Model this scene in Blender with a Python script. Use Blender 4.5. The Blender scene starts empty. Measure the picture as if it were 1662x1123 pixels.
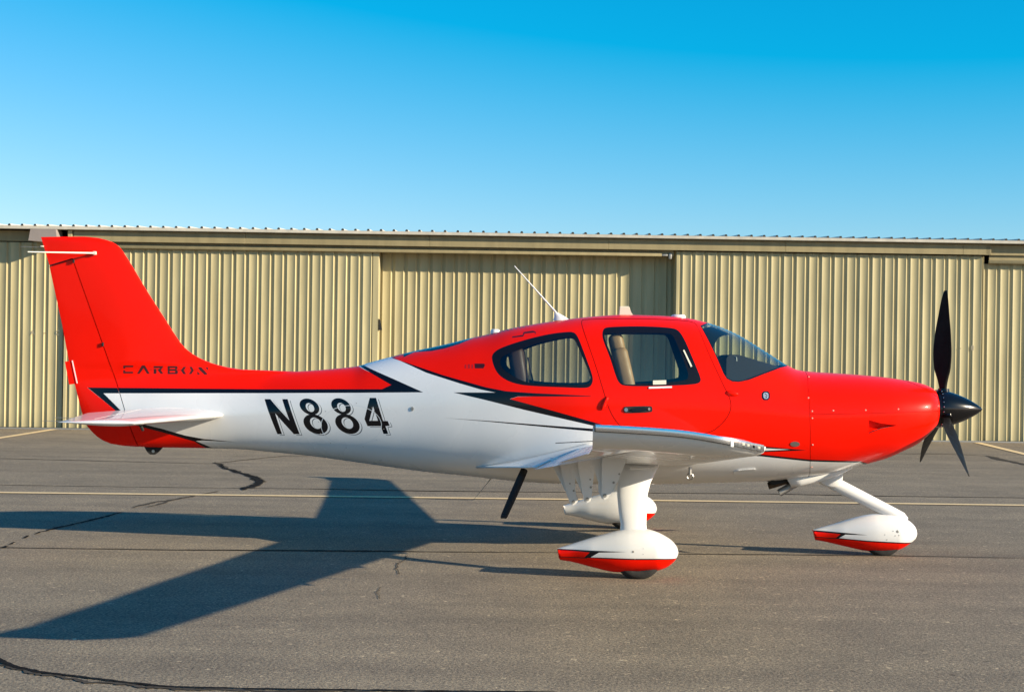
import bpy, bmesh, math, random
import numpy as np
from mathutils import Vector, Matrix
from mathutils.geometry import delaunay_2d_cdt, tessellate_polygon

# ------------------------------------------------------------------ camera, world, sun, exposure
sc = bpy.context.scene
col = sc.collection
FPX, EYE, HORY, ROLL = 2516.0, 1.602, 580.6, 0.0145      # focal length and horizon measured on a 1662 x 1123 frame
DIST, PSI = 13.088, 0.0459                               # aircraft distance and heading
cam_d = bpy.data.cameras.new("camera")
cam_d.sensor_width = 36.0
cam_d.lens = FPX / 1662.0 * 36.0
cam_d.shift_y = (HORY - 561.5) / 1662.0
cam_d.clip_end = 3000
cam = bpy.data.objects.new("camera", cam_d)
col.objects.link(cam)
cam.matrix_world = Matrix.Translation((0, 0, EYE)) @ Matrix.Rotation(math.radians(90), 4, 'X') @ Matrix.Rotation(ROLL, 4, 'Z')
sc.camera = cam

SUN = Vector((2.81, -1.163, 1.0)).normalized()
EL = math.asin(SUN.z)
AZ = math.atan2(SUN.x, SUN.y)
world = bpy.data.worlds.new("World")
sc.world = world
world.use_nodes = True
wn, wl = world.node_tree.nodes, world.node_tree.links
for n in list(wn): wn.remove(n)
sky = wn.new('ShaderNodeTexSky'); sky.sky_type = 'NISHITA'; sky.sun_disc = False
sky.sun_elevation = EL; sky.sun_rotation = AZ
sky.air_density = 1.0; sky.dust_density = 0.2; sky.ozone_density = 2.5; sky.altitude = 300
bg = wn.new('ShaderNodeBackground'); bg.inputs['Strength'].default_value = 0.0755
wo = wn.new('ShaderNodeOutputWorld')
# colour response of the photograph: deep saturated blue, pale only near the horizon
sep = wn.new('ShaderNodeSeparateColor'); comb = wn.new('ShaderNodeCombineColor')
wl.new(sky.outputs[0], sep.inputs[0])
for i, (g, o, lo) in enumerate(((1.40, -2.48, 0.02), (1.0, 0.0, 0.0), (1.0, 1.15, 0.0))):
    ma = wn.new('ShaderNodeMath'); ma.operation = 'MULTIPLY_ADD'; ma.inputs[1].default_value = g; ma.inputs[2].default_value = o
    mx = wn.new('ShaderNodeMath'); mx.operation = 'MAXIMUM'; mx.inputs[1].default_value = lo
    wl.new(sep.outputs[i], ma.inputs[0]); wl.new(ma.outputs[0], mx.inputs[0]); wl.new(mx.outputs[0], comb.inputs[i])
wl.new(comb.outputs[0], bg.inputs['Color']); wl.new(bg.outputs[0], wo.inputs['Surface'])

sun_d = bpy.data.lights.new("sun", 'SUN'); sun_d.energy = 5.0; sun_d.angle = math.radians(0.53); sun_d.color = (1.0, 0.87, 0.66)
sun = bpy.data.objects.new("sun", sun_d); col.objects.link(sun)
sun.rotation_euler = (-SUN).to_track_quat('-Z', 'Y').to_euler()
sun.location = SUN * 40

sc.view_settings.view_transform = 'Standard'
sc.view_settings.look = 'None'
sc.view_settings.gamma = 1.0
sc.view_settings.use_curve_mapping = False
sc.view_settings.exposure = 0.95
sc.cycles.max_bounces = 10
sc.cycles.transparent_max_bounces = 16
sc.cycles.use_denoising = True

# ------------------------------------------------------------------ materials
def mat(name, base, rough=0.5, metal=0.0, coat=0.0, spec=0.5, noise=None, bump=None):
    """noise=(scale, amount): mottles the colour; bump=(scale, strength, distance)"""
    m = bpy.data.materials.new(name); m.use_nodes = True
    nt = m.node_tree; b = nt.nodes['Principled BSDF']
    b.inputs['Base Color'].default_value = (*base, 1)
    b.inputs['Roughness'].default_value = rough
    b.inputs['Metallic'].default_value = metal
    b.inputs['Coat Weight'].default_value = coat
    b.inputs['Coat Roughness'].default_value = 0.04
    b.inputs['Specular IOR Level'].default_value = spec
    if noise or bump:
        tc = nt.nodes.new('ShaderNodeTexCoord')
    if noise:
        nz = nt.nodes.new('ShaderNodeTexNoise'); nz.inputs['Scale'].default_value = noise[0]; nz.inputs['Detail'].default_value = 5
        mr = nt.nodes.new('ShaderNodeMapRange')
        mr.inputs[1].default_value = 0.3; mr.inputs[2].default_value = 0.7
        mr.inputs[3].default_value = 1 - noise[1]; mr.inputs[4].default_value = 1 + noise[1] * 0.4
        mx = nt.nodes.new('ShaderNodeVectorMath'); mx.operation = 'SCALE'; mx.inputs[0].default_value = base
        nt.links.new(tc.outputs['Object'], nz.inputs['Vector']); nt.links.new(nz.outputs[0], mr.inputs[0])
        nt.links.new(mr.outputs[0], mx.inputs['Scale']); nt.links.new(mx.outputs[0], b.inputs['Base Color'])
        r2 = nt.nodes.new('ShaderNodeMapRange'); r2.inputs[1].default_value = 0.3; r2.inputs[2].default_value = 0.7
        r2.inputs[3].default_value = rough * 1.25; r2.inputs[4].default_value = rough * 0.85
        nt.links.new(nz.outputs[0], r2.inputs[0]); nt.links.new(r2.outputs[0], b.inputs['Roughness'])
    if bump:
        n2 = nt.nodes.new('ShaderNodeTexNoise'); n2.inputs['Scale'].default_value = bump[0]; n2.inputs['Detail'].default_value = 4
        bp = nt.nodes.new('ShaderNodeBump'); bp.inputs['Strength'].default_value = bump[1]; bp.inputs['Distance'].default_value = bump[2]
        nt.links.new(tc.outputs['Object'], n2.inputs['Vector']); nt.links.new(n2.outputs[0], bp.inputs['Height']); nt.links.new(bp.outputs[0], b.inputs['Normal'])
    return m

M = {}
M['red'] = mat('red_paint', (0.86, 0.007, 0.0004), 0.32, coat=0.16, spec=0.08, noise=(1.7, 0.06), bump=(1.4, 0.10, 0.006))
M['white'] = mat('white_paint', (0.745, 0.74, 0.725), 0.28, coat=0.5, noise=(2.1, 0.05), bump=(1.4, 0.08, 0.006))
M['black'] = mat('black_paint', (0.004, 0.004, 0.007), 0.2, coat=0.35, spec=0.2)
M['letter'] = mat('black_lettering', (0.003, 0.003, 0.005), 0.22, coat=0.4, spec=0.2)
M['shade'] = mat('grey_letter_shadow', (0.035, 0.045, 0.06), 0.35)
M['ring'] = mat('panel_edge', (0.62, 0.64, 0.64), 0.45)  # light line round the inspection panel: groove edge highlight put into the paint
M['screwhead'] = mat('red_tinted_screw', (0.72, 0.34, 0.27), 0.35)
M['decal'] = mat('dark_red_decal', (0.05, 0.003, 0.003), 0.4)
M['decal2'] = mat('faint_red_decal', (0.42, 0.006, 0.004), 0.4)
M['crest'] = mat('grey_blue_emblem', (0.25, 0.3, 0.4), 0.4)
M['rim'] = mat('black_window_rim', (0.005, 0.005, 0.008), 0.35, spec=0.35)
M['gap'] = mat('panel_gap', (0.015, 0.012, 0.012), 0.8)
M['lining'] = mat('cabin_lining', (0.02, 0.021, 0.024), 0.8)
M['leather'] = mat('tan_leather', (0.42, 0.235, 0.105), 0.5, noise=(9, 0.15), bump=(60, 0.2, 0.004))
M['leather_dark'] = mat('dark_leather', (0.025, 0.024, 0.03), 0.55)
M['leather_brown'] = mat('brown_leather', (0.10, 0.062, 0.042), 0.5, noise=(9, 0.2))
M['dash'] = mat('dark_glareshield', (0.012, 0.016, 0.022), 0.75)
M['visor'] = mat('blue_black_plastic', (0.006, 0.022, 0.035), 0.4)
M['tyre'] = mat('tyre_rubber', (0.02, 0.019, 0.018), 0.85, noise=(20, 0.3))
M['chrome'] = mat('polished_metal', (0.80, 0.81, 0.83), 0.22, metal=1.0)
M['steel'] = mat('brushed_steel', (0.45, 0.44, 0.42), 0.35, metal=1.0)
M['exhaust'] = mat('burnt_exhaust_steel', (0.10, 0.075, 0.055), 0.55, metal=0.7, noise=(30, 0.4))
M['prop'] = mat('black_propeller', (0.005, 0.0045, 0.0045), 0.55, spec=0.12, noise=(12, 0.25))
M['spinner'] = mat('black_spinner', (0.003, 0.003, 0.004), 0.2, coat=0.45, spec=0.2)
M['rubber'] = mat('matt_black', (0.01, 0.01, 0.01), 0.8)
M['ivory'] = mat('ivory_plastic', (0.70, 0.66, 0.52), 0.5)
M['led'] = mat('light_lens', (0.42, 0.44, 0.47), 0.12, metal=0.85, coat=1.0, noise=(90, 0.6))
M['grey'] = mat('grey_metal', (0.30, 0.29, 0.27), 0.45, metal=0.4)
M['yellow'] = mat('yellow_line_paint', (0.80, 0.58, 0.30), 0.8, noise=(25, 0.2))
M['seal'] = mat('crack_sealant', (0.012, 0.011, 0.010), 0.85, spec=0.08, noise=(30, 0.4))
M['seal2'] = mat('worn_joint', (0.075, 0.063, 0.05), 0.9, spec=0.1, noise=(12, 0.4))

def glass_mat(name, tint):
    m = bpy.data.materials.new(name); m.use_nodes = True
    nt = m.node_tree; nt.nodes.clear()
    out = nt.nodes.new('ShaderNodeOutputMaterial'); mix = nt.nodes.new('ShaderNodeMixShader')
    tr = nt.nodes.new('ShaderNodeBsdfTransparent'); tr.inputs[0].default_value = (*tint, 1)
    gl = nt.nodes.new('ShaderNodeBsdfGlossy'); gl.inputs['Roughness'].default_value = 0.02; gl.inputs[0].default_value = (1, 1, 1, 1)
    lw = nt.nodes.new('ShaderNodeLayerWeight'); lw.inputs['Blend'].default_value = 0.5      # Facing = 1 - |cos|, same from both sides of the pane
    pw = nt.nodes.new('ShaderNodeMath'); pw.operation = 'POWER'; pw.inputs[1].default_value = 4.0
    mul = nt.nodes.new('ShaderNodeMath'); mul.operation = 'MULTIPLY_ADD'; mul.inputs[1].default_value = 0.9; mul.inputs[2].default_value = 0.075
    nt.links.new(lw.outputs['Facing'], pw.inputs[0]); nt.links.new(pw.outputs[0], mul.inputs[0]); nt.links.new(mul.outputs[0], mix.inputs[0])
    nt.links.new(tr.outputs[0], mix.inputs[1]); nt.links.new(gl.outputs[0], mix.inputs[2]); nt.links.new(mix.outputs[0], out.inputs['Surface'])
    return m
M['glass'] = glass_mat('tinted_cabin_glass', (0.72, 0.80, 0.78))
M['glass_dark'] = glass_mat('darker_tinted_glass', (0.62, 0.66, 0.66))

def asphalt():
    m = bpy.data.materials.new('weathered_asphalt'); m.use_nodes = True
    nt = m.node_tree; N = nt.nodes; L = nt.links; b = N['Principled BSDF']
    tc = N.new('ShaderNodeTexCoord')
    def noise(scale, detail=4, rough=0.6):
        n = N.new('ShaderNodeTexNoise'); n.inputs['Scale'].default_value = scale; n.inputs['Detail'].default_value = detail; n.inputs['Roughness'].default_value = rough
        L.new(tc.outputs['Object'], n.inputs['Vector']); return n.outputs[0]
    def ramp(src, stops):
        r = N.new('ShaderNodeValToRGB'); e = r.color_ramp.elements
        while len(e) < len(stops): e.new(0.5)
        for k, (p, c) in enumerate(stops): e[k].position = p; e[k].color = (*c, 1)
        L.new(src, r.inputs[0]); return r.outputs[0]
    def mul(a, bb, f=1.0):
        x = N.new('ShaderNodeMix'); x.data_type = 'RGBA'; x.blend_type = 'MULTIPLY'; x.inputs[0].default_value = f
        L.new(a, x.inputs[6]); L.new(bb, x.inputs[7]); return x.outputs[2]
    base = ramp(noise(0.22, 5), [(0.3, (0.205, 0.168, 0.122)), (0.7, (0.262, 0.213, 0.154))])
    mid = ramp(noise(1.6, 7, 0.72), [(0.28, (0.78, 0.78, 0.80)), (0.5, (0.98, 0.98, 0.98)), (0.72, (1.12, 1.11, 1.08))])
    fine = ramp(noise(62, 3, 0.75), [(0.36, (0.42, 0.42, 0.44)), (0.5, (0.96, 0.96, 0.96)), (0.64, (1.65, 1.6, 1.5))])
    v = N.new('ShaderNodeTexVoronoi'); v.inputs['Scale'].default_value = 58
    L.new(tc.outputs['Object'], v.inputs['Vector'])
    stone = ramp(v.outputs['Color'], [(0.0, (0.72, 0.72, 0.74)), (0.55, (1.0, 1.0, 1.0)), (0.9, (1.15, 1.13, 1.08)), (0.97, (2.1, 2.05, 1.9))])
    # faint long streaks from paving and sweeping
    mp = N.new('ShaderNodeMapping'); mp.inputs['Scale'].default_value = (0.05, 1.3, 1)
    L.new(tc.outputs['Object'], mp.inputs['Vector'])
    sn = N.new('ShaderNodeTexNoise'); sn.inputs['Scale'].default_value = 1.6; sn.inputs['Detail'].default_value = 5
    L.new(mp.outputs[0], sn.inputs['Vector'])
    streak = ramp(sn.outputs[0], [(0.32, (0.86, 0.86, 0.87)), (0.62, (1.05, 1.05, 1.04))])
    v2 = N.new('ShaderNodeTexVoronoi'); v2.inputs['Scale'].default_value = 34; L.new(tc.outputs['Object'], v2.inputs['Vector'])
    grit = ramp(v2.outputs['Color'], [(0.0, (0.45, 0.44, 0.44)), (0.09, (0.96, 0.96, 0.96)), (0.9, (1.03, 1.03, 1.02)), (0.955, (1.9, 1.85, 1.75))])
    base = mul(base, grit, 0.85)
    c = mul(mul(mul(mul(base, mid), fine, 0.9), stone, 0.95), streak)
    L.new(c, b.inputs['Base Color']); b.inputs['Roughness'].default_value = 0.92; b.inputs['Specular IOR Level'].default_value = 0.25
    bp = N.new('ShaderNodeBump'); bp.inputs['Strength'].default_value = 0.8; bp.inputs['Distance'].default_value = 0.006
    L.new(noise(70, 3, 0.7), bp.inputs['Height']); L.new(bp.outputs[0], b.inputs['Normal'])
    return m
M['asphalt'] = asphalt()

def sheet_metal(name, base):
    m = bpy.data.materials.new(name); m.use_nodes = True
    nt = m.node_tree; N = nt.nodes; L = nt.links; b = N['Principled BSDF']
    tc = N.new('ShaderNodeTexCoord'); oi = N.new('ShaderNodeObjectInfo')
    mp = N.new('ShaderNodeMapping'); mp.inputs['Scale'].default_value = (3.0, 3.0, 0.35); L.new(tc.outputs['Object'], mp.inputs[0])
    ad = N.new('ShaderNodeVectorMath'); ad.operation = 'ADD'; L.new(mp.outputs[0], ad.inputs[0]); L.new(oi.outputs['Location'], ad.inputs[1])
    nz = N.new('ShaderNodeTexNoise'); nz.inputs['Scale'].default_value = 2.2; nz.inputs['Detail'].default_value = 6; L.new(ad.outputs[0], nz.inputs['Vector'])
    mr = N.new('ShaderNodeMapRange'); mr.inputs[1].default_value = 0.3; mr.inputs[2].default_value = 0.7; mr.inputs[3].default_value = 0.83; mr.inputs[4].default_value = 1.06
    L.new(nz.outputs[0], mr.inputs[0])
    # each sheet weathers a little differently
    m2 = N.new('ShaderNodeMapRange'); m2.inputs[3].default_value = 0.94; m2.inputs[4].default_value = 1.05; L.new(oi.outputs['Random'], m2.inputs[0])
    # dust splash along the foot
    sx = N.new('ShaderNodeSeparateXYZ'); L.new(tc.outputs['Object'], sx.inputs[0])
    m3 = N.new('ShaderNodeMapRange'); m3.inputs[1].default_value = 0.0; m3.inputs[2].default_value = 0.35; m3.inputs[3].default_value = 0.86; m3.inputs[4].default_value = 1.0
    L.new(sx.outputs[2], m3.inputs[0])
    a = N.new('ShaderNodeMath'); a.operation = 'MULTIPLY'; L.new(mr.outputs[0], a.inputs[0]); L.new(m2.outputs[0], a.inputs[1])
    a2 = N.new('ShaderNodeMath'); a2.operation = 'MULTIPLY'; L.new(a.outputs[0], a2.inputs[0]); L.new(m3.outputs[0], a2.inputs[1])
    sc_ = N.new('ShaderNodeVectorMath'); sc_.operation = 'SCALE'; sc_.inputs[0].default_value = base; L.new(a2.outputs[0], sc_.inputs['Scale'])
    L.new(sc_.outputs[0], b.inputs['Base Color']); b.inputs['Roughness'].default_value = 0.5; b.inputs['Specular IOR Level'].default_value = 0.35
    return m
M['tan'] = sheet_metal('tan_sheet_metal', (0.435, 0.372, 0.205))
M['fascia'] = sheet_metal('tan_fascia_metal', (0.30, 0.245, 0.13))
M['roofmetal'] = sheet_metal('pale_roof_metal', (0.50, 0.46, 0.38))
M['shadowed'] = mat('dark_steel', (0.02, 0.018, 0.014), 0.7)
M['brownbox'] = mat('brown_grey_metal', (0.26, 0.22, 0.20), 0.6, noise=(3, 0.1))
M['stencil'] = mat('stencil_paint', (0.16, 0.13, 0.09), 0.7)
M['stencil2'] = mat('faded_stencil_paint', (0.30, 0.27, 0.21), 0.7)

# ------------------------------------------------------------------ helpers
def link(name, me, parent=None, mats=(), smooth=False):
    for k in mats: me.materials.append(M[k])
    o = bpy.data.objects.new(name, me); col.objects.link(o)
    if parent is not None: o.parent = parent
    if smooth:
        me.polygons.foreach_set('use_smooth', [True] * len(me.polygons))
    return o

def mesh_from(verts, faces, mids=None, name='mesh'):
    me = bpy.data.meshes.new(name)
    me.from_pydata([tuple(map(float, v)) for v in verts], [], [tuple(map(int, f)) for f in faces])
    if mids is not None: me.polygons.foreach_set('material_index', list(map(int, mids)))
    me.update()
    return me

def bm_obj(name, bm, mats, parent=None, smooth=True, sharp=0.6):
    bmesh.ops.recalc_face_normals(bm, faces=bm.faces)
    if smooth:
        for f in bm.faces: f.smooth = True
        for e in bm.edges:
            if len(e.link_faces) == 2 and e.calc_face_angle(0) > sharp: e.smooth = False
    me = bpy.data.meshes.new(name); bm.to_mesh(me); bm.free()
    if isinstance(mats, str): mats = (mats,)
    return link(name, me, parent, mats)

def add_box(bm, c, s, rot=None, bevel=0.0, seg=2):
    r = bmesh.ops.create_cube(bm, size=1.0)
    vs = r['verts']
    for v in vs: v.co = Vector((v.co.x * s[0], v.co.y * s[1], v.co.z * s[2]))
    if bevel > 0:
        es = list({e for v in vs for e in v.link_edges})
        rb = bmesh.ops.bevel(bm, geom=es, offset=bevel, segments=seg, affect='EDGES', profile=0.5)
        vs = list({v for v in rb['verts']} | {v for v in vs if v.is_valid})
    for v in vs:
        if rot is not None: v.co = rot @ v.co
        v.co += Vector(c)
    return vs

def add_tube(bm, pts, rad, n=12, flat=1.0, cap=True):
    """tube along pts; rad a number or list; flat squashes the section sideways (y)"""
    pts = [Vector(p) for p in pts]
    if not hasattr(rad, '__len__'): rad = [rad] * len(pts)
    rings = []
    for k, p in enumerate(pts):
        t = (pts[min(k + 1, len(pts) - 1)] - pts[max(k - 1, 0)]).normalized()
        a = Vector((0, 1, 0)) if abs(t.y) < 0.95 else Vector((1, 0, 0))
        u = (a - t * a.dot(t)).normalized(); w = t.cross(u)
        rings.append([bm.verts.new(p + (u * math.cos(q) * flat + w * math.sin(q)) * rad[k]) for q in [2 * math.pi * i / n for i in range(n)]])
    for a, b in zip(rings, rings[1:]):
        for i in range(n): bm.faces.new((a[i], a[(i + 1) % n], b[(i + 1) % n], b[i]))
    if cap:
        bm.faces.new(rings[0]); bm.faces.new(rings[-1])

def add_lathe(bm, prof, axis_o, n=32, axis='X'):
    """prof: list of (along, radius)"""
    rings = []
    for a, r in prof:
        ring = []
        for i in range(n):
            q = 2 * math.pi * i / n
            c, s = math.cos(q) * r, math.sin(q) * r
            d = Vector((a, c, s)) if axis == 'X' else (Vector((c, a, s)) if axis == 'Y' else Vector((c, s, a)))
            ring.append(bm.verts.new(Vector(axis_o) + d))
        rings.append(ring)
    for a, b in zip(rings, rings[1:]):
        for i in range(n): bm.faces.new((a[i], a[(i + 1) % n], b[(i + 1) % n], b[i]))
    if prof[0][1] > 1e-5: bm.faces.new(rings[0])
    if prof[-1][1] > 1e-5: bm.faces.new(rings[-1])
    bmesh.ops.remove_doubles(bm, verts=bm.verts, dist=1e-5)

def add_prism(bm, poly, y0, y1):
    """poly in (x, z), extruded along y"""
    a = [bm.verts.new((x, y0, z)) for x, z in poly]; b = [bm.verts.new((x, y1, z)) for x, z in poly]
    n = len(poly)
    bm.faces.new(a); bm.faces.new(b[::-1])
    for i in range(n): bm.faces.new((a[i], b[i], b[(i + 1) % n], a[(i + 1) % n]))

def spline(xs, ys):
    xs = np.asarray(xs, float); ys = np.asarray(ys, float)
    o = np.argsort(xs); xs = xs[o]; ys = ys[o]
    d = np.diff(ys) / np.diff(xs); m = np.zeros_like(ys)
    m[1:-1] = np.where(d[:-1] * d[1:] > 0, 2 * d[:-1] * d[1:] / np.where(np.abs(d[:-1] + d[1:]) < 1e-12, 1, d[:-1] + d[1:]), 0)
    m[0], m[-1] = d[0], d[-1]
    def f(x):
        x = np.clip(np.asarray(x, float), xs[0], xs[-1])
        i = np.clip(np.searchsorted(xs, x) - 1, 0, len(xs) - 2)
        h = xs[i + 1] - xs[i]; t = (x - xs[i]) / h
        return (2*t**3-3*t**2+1)*ys[i] + (t**3-2*t**2+t)*h*m[i] + (-2*t**3+3*t**2)*ys[i+1] + (t**3-t**2)*h*m[i+1]
    return f

# photograph measurements -> aircraft coordinates (x forward, y to port, z up), for a known sideways offset y
CP, SP = math.cos(PSI), math.sin(PSI)
def ray(u, v):
    u = np.asarray(u, float) - 831; v = np.asarray(v, float) - HORY
    return (u + ROLL * v) / FPX, -(v - ROLL * u) / FPX       # x/y and z/y slopes
def loc(u, v, y):
    a, c = ray(u, v)
    # world (s*a, s, EYE+s*c); local y = (X*SP + (Y-DIST)*CP)
    s = (np.asarray(y, float) + DIST * CP) / (a * SP + CP)
    X = s * a; Y = s - DIST
    return X * CP - Y * SP, EYE + s * c
def ground(u, v):
    a, c = ray(u, v); s = -EYE / c
    return s * a, s
def wall_x(u, v, Y):
    a, c = ray(u, v); return a * Y, EYE + c * Y

def in_poly(px, pz, poly):
    poly = np.asarray(poly); n = len(poly)
    r = np.zeros(px.shape, bool); j = n - 1
    for i in range(n):
        xi, zi = poly[i]; xj, zj = poly[j]
        c = (zi > pz) != (zj > pz)
        with np.errstate(divide='ignore', invalid='ignore'):
            t = (xj - xi) * (pz - zi) / (zj - zi) + xi
        r ^= c & (px < t); j = i
    return r

def densify(poly, step):
    out = []
    n = len(poly)
    for i in range(n):
        a = np.array(poly[i], float); b = np.array(poly[(i + 1) % n], float)
        k = max(1, int(math.ceil(np.linalg.norm(b - a) / step)))
        for j in range(k): out.append(a + (b - a) * j / k)
    return np.array(out)

def smooth_poly(poly, it=2):
    p = np.array(poly, float)
    for _ in range(it):
        q = np.roll(p, -1, 0)
        p = np.stack([0.75 * p + 0.25 * q, 0.25 * p + 0.75 * q], 1).reshape(-1, 2)
    return p

def inset_poly(poly, d):
    p = np.array(poly, float)
    a = np.roll(p, 1, 0); b = np.roll(p, -1, 0)
    t = b - a; t /= np.maximum(np.linalg.norm(t, axis=1, keepdims=True), 1e-9)
    area = 0.5 * np.sum(p[:, 0] * np.roll(p[:, 1], -1) - np.roll(p[:, 0], -1) * p[:, 1])
    n = np.stack([-t[:, 1], t[:, 0]], 1) * (1 if area > 0 else -1)
    return p + n * d

class Body:
    """A body symmetric about its own y = 0 plane, thickness field Y(x, z), triangulated in side view so that
    every paint edge and panel edge is a real mesh edge."""
    def __init__(self, outline, Y, pts, lines, eps=1e-5):
        V = []; E = []
        for poly, closed in [(outline, True)] + lines:
            k = len(V); n = len(poly)
            V += [Vector((p[0], p[1])) for p in poly]
            E += [(k + i, k + (i + 1) % n) for i in range(n if closed else n - 1)]
        ins = in_poly(pts[:, 0], pts[:, 1], outline)
        V += [Vector((p[0], p[1])) for p in pts[ins]]
        r = delaunay_2d_cdt(V, E, [], 0, eps)
        P = np.array([(v.x, v.y) for v in r[0]]); T = np.array([f for f in r[2]])
        c = P[T].mean(1)
        T = T[in_poly(c[:, 0], c[:, 1], outline)]
        A = P[T]; ar = (A[:,1,0]-A[:,0,0])*(A[:,2,1]-A[:,0,1])-(A[:,1,1]-A[:,0,1])*(A[:,2,0]-A[:,0,0])
        T[ar < 0] = T[ar < 0][:, ::-1]
        T = T[np.abs(ar) > 1e-12]
        self.P, self.T = P, T
        self.C = P[T].mean(1)
        self.Yv = np.maximum(Y(P[:, 0], P[:, 1]), 0)
        h = 0.0015
        g = lambda x, z: np.maximum(Y(x, z), 0) ** 2
        gx = (g(P[:,0]+h, P[:,1]) - g(P[:,0]-h, P[:,1])) / (2*h); gz = (g(P[:,0], P[:,1]+h) - g(P[:,0], P[:,1]-h)) / (2*h)
        N = np.stack([-gx, 2 * self.Yv, -gz], 1); N /= np.maximum(np.linalg.norm(N, axis=1, keepdims=True), 1e-9)
        self.N = N                                           # for the +y side
    def build(self, name, sel, mids, mats, parent, y0=0.0, sides=(-1, 1), off=0.0, mids_l=None):
        verts = []; faces = []; nrm = []; mi = []
        for s in sides:
            T = self.T[sel]; use = np.unique(T); remap = -np.ones(len(self.P), int); remap[use] = np.arange(len(use)) + len(verts)
            N = self.N[use] * np.array([1, s, 1])
            X = np.stack([self.P[use, 0], y0 + s * self.Yv[use], self.P[use, 1]], 1) + N * off
            verts += X.tolist(); nrm += N.tolist()
            F = remap[T]
            # side view x right, z up seen from -y : counter-clockwise in (x,z) gives normal -y
            F = F if s < 0 else F[:, ::-1]
            faces += F.tolist(); mi += (list(mids[sel]) if (s < 0 or mids_l is None) else list(mids_l[sel]))
        me = mesh_from(verts, faces, mi, name)
        o = link(name, me, parent, mats, smooth=True)
        me.normals_split_custom_set_from_vertices(nrm)
        return o

def thing(name, label, cat, loc=(0, 0, 0), rotz=0.0, group=None):
    o = bpy.data.objects.new(name, None); col.objects.link(o)
    o.location = loc; o.rotation_euler = (0, 0, rotz)
    o['label'] = label; o['category'] = cat
    if group: o['group'] = group
    return o

# ------------------------------------------------------------------ ground
bm = bmesh.new()
xs_ = [-900, -60, 60, 900]; ys_ = [-400, -20, 60, 1500]
grid = [[bm.verts.new((x, y, 0)) for x in xs_] for y in ys_]
for j in range(3):
    for i in range(3): bm.faces.new((grid[j][i], grid[j][i+1], grid[j+1][i+1], grid[j+1][i]))
apron = bm_obj('apron', bm, 'asphalt', smooth=False)
apron['kind'] = 'structure'

def ribbon(name, pix, width, m, z, jitter=0.0, seed=1, step=0.12):
    """strip on the ground through photo points; width in metres (number or list)"""
    rnd = random.Random(seed)
    g = np.array([ground(u, v) for u, v in pix])
    w = np.array(width if hasattr(width, '__len__') else [width] * len(pix), float)
    d = np.concatenate([[0], np.cumsum(np.linalg.norm(np.diff(g, axis=0), axis=1))])
    n = max(2, int(d[-1] / step)); t = np.linspace(0, d[-1], n)
    P = np.stack([np.interp(t, d, g[:, 0]), np.interp(t, d, g[:, 1])], 1); W = np.interp(t, d, w)
    T = np.gradient(P, axis=0); T /= np.linalg.norm(T, axis=1, keepdims=True); Nn = np.stack([-T[:, 1], T[:, 0]], 1)
    vs = []; f = []
    dr = 0.0
    for k in range(n):
        dr = 0.8 * dr + rnd.uniform(-1, 1) * jitter * 0.5
        a = W[k] * 0.5 * (1 + rnd.uniform(-1, 1) * (0.4 if jitter else 0)); b = W[k] * 0.5 * (1 + rnd.uniform(-1, 1) * (0.4 if jitter else 0))
        vs += [(*(P[k] + Nn[k] * (a + dr)), z), (*(P[k] - Nn[k] * (b - dr)), z)]
        if k: f.append((2*k-2, 2*k-1, 2*k+1, 2*k))
    o = link(name, mesh_from(vs, f, name=name), apron, (m,))
    return o

ribbon('painted_line', [(-160, 797.5), (0, 799.8), (420, 804.6), (840, 810), (1260, 815.2), (1662, 820.5), (1830, 822.6)], 0.15, 'yellow', 0.008)
ribbon('painted_line', [(-300, 759), (0, 711), (60, 701.5), (88, 697)], 0.16, 'yellow', 0.008)
ribbon('painted_line', [(1586, 718.5), (1662, 737), (1900, 795)], 0.16, 'yellow', 0.008)
ribbon('pavement_joint', [(-200, 741), (0, 744), (343, 752.7)], 0.045, 'seal2', 0.004, 0.012, 2)
ribbon('pavement_joint', [(343, 752.7), (400, 746), (463, 740), (620, 739)], 0.05, 'seal2', 0.004, 0.02, 3)
ribbon('crack_seal', [(346, 752), (356, 753), (362, 759), (380, 765), (396, 769.5), (410, 774), (419, 779), (421, 783), (412, 788), (402, 791.5), (396, 795.5)],
       [0.03, 0.06, 0.05, 0.08, 0.07, 0.12, 0.13, 0.09, 0.11, 0.12, 0.03], 'seal', 0.006, 0.03, 4, 0.025)
ribbon('crack_seal', [(350, 750.5), (372, 761), (400, 768.5), (424, 780), (420, 786), (408, 793)], 0.03, 'seal2', 0.005, 0.04, 44, 0.05)
ribbon('pavement_joint', [(-150, 785), (0, 787.2), (307, 791.4), (514, 793.5), (700, 797), (1052, 800), (1260, 801.6), (1433, 805), (1662, 808), (1800, 810)],
       [0.035, 0.035, 0.035, 0.045, 0.06, 0.055, 0.04, 0.07, 0.05, 0.05], 'seal2', 0.004, 0.012, 5)
ribbon('crack_seal', [(500, 793.4), (560, 794.6), (610, 795.6), (700, 797), (790, 797.8)], [0.01, 0.03, 0.035, 0.045, 0.01], 'seal', 0.006, 0.012, 6, 0.06)
ribbon('crack_seal', [(1055, 800.2), (1250, 801.8), (1380, 804.2), (1460, 805.5)], [0.01, 0.03, 0.04, 0.01], 'seal', 0.006, 0.012, 66, 0.06)
ribbon('pavement_joint', [(-150, 886.5), (36, 889), (300, 892.7), (460, 893.6), (660, 895), (903, 896.6), (1103, 899), (1446, 901.8), (1500, 903), (1662, 906), (1800, 908.5)],
       [0.03, 0.035, 0.045, 0.045, 0.04, 0.03, 0.035, 0.04, 0.03, 0.02, 0.02], 'seal2', 0.004, 0.008, 7)
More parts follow.
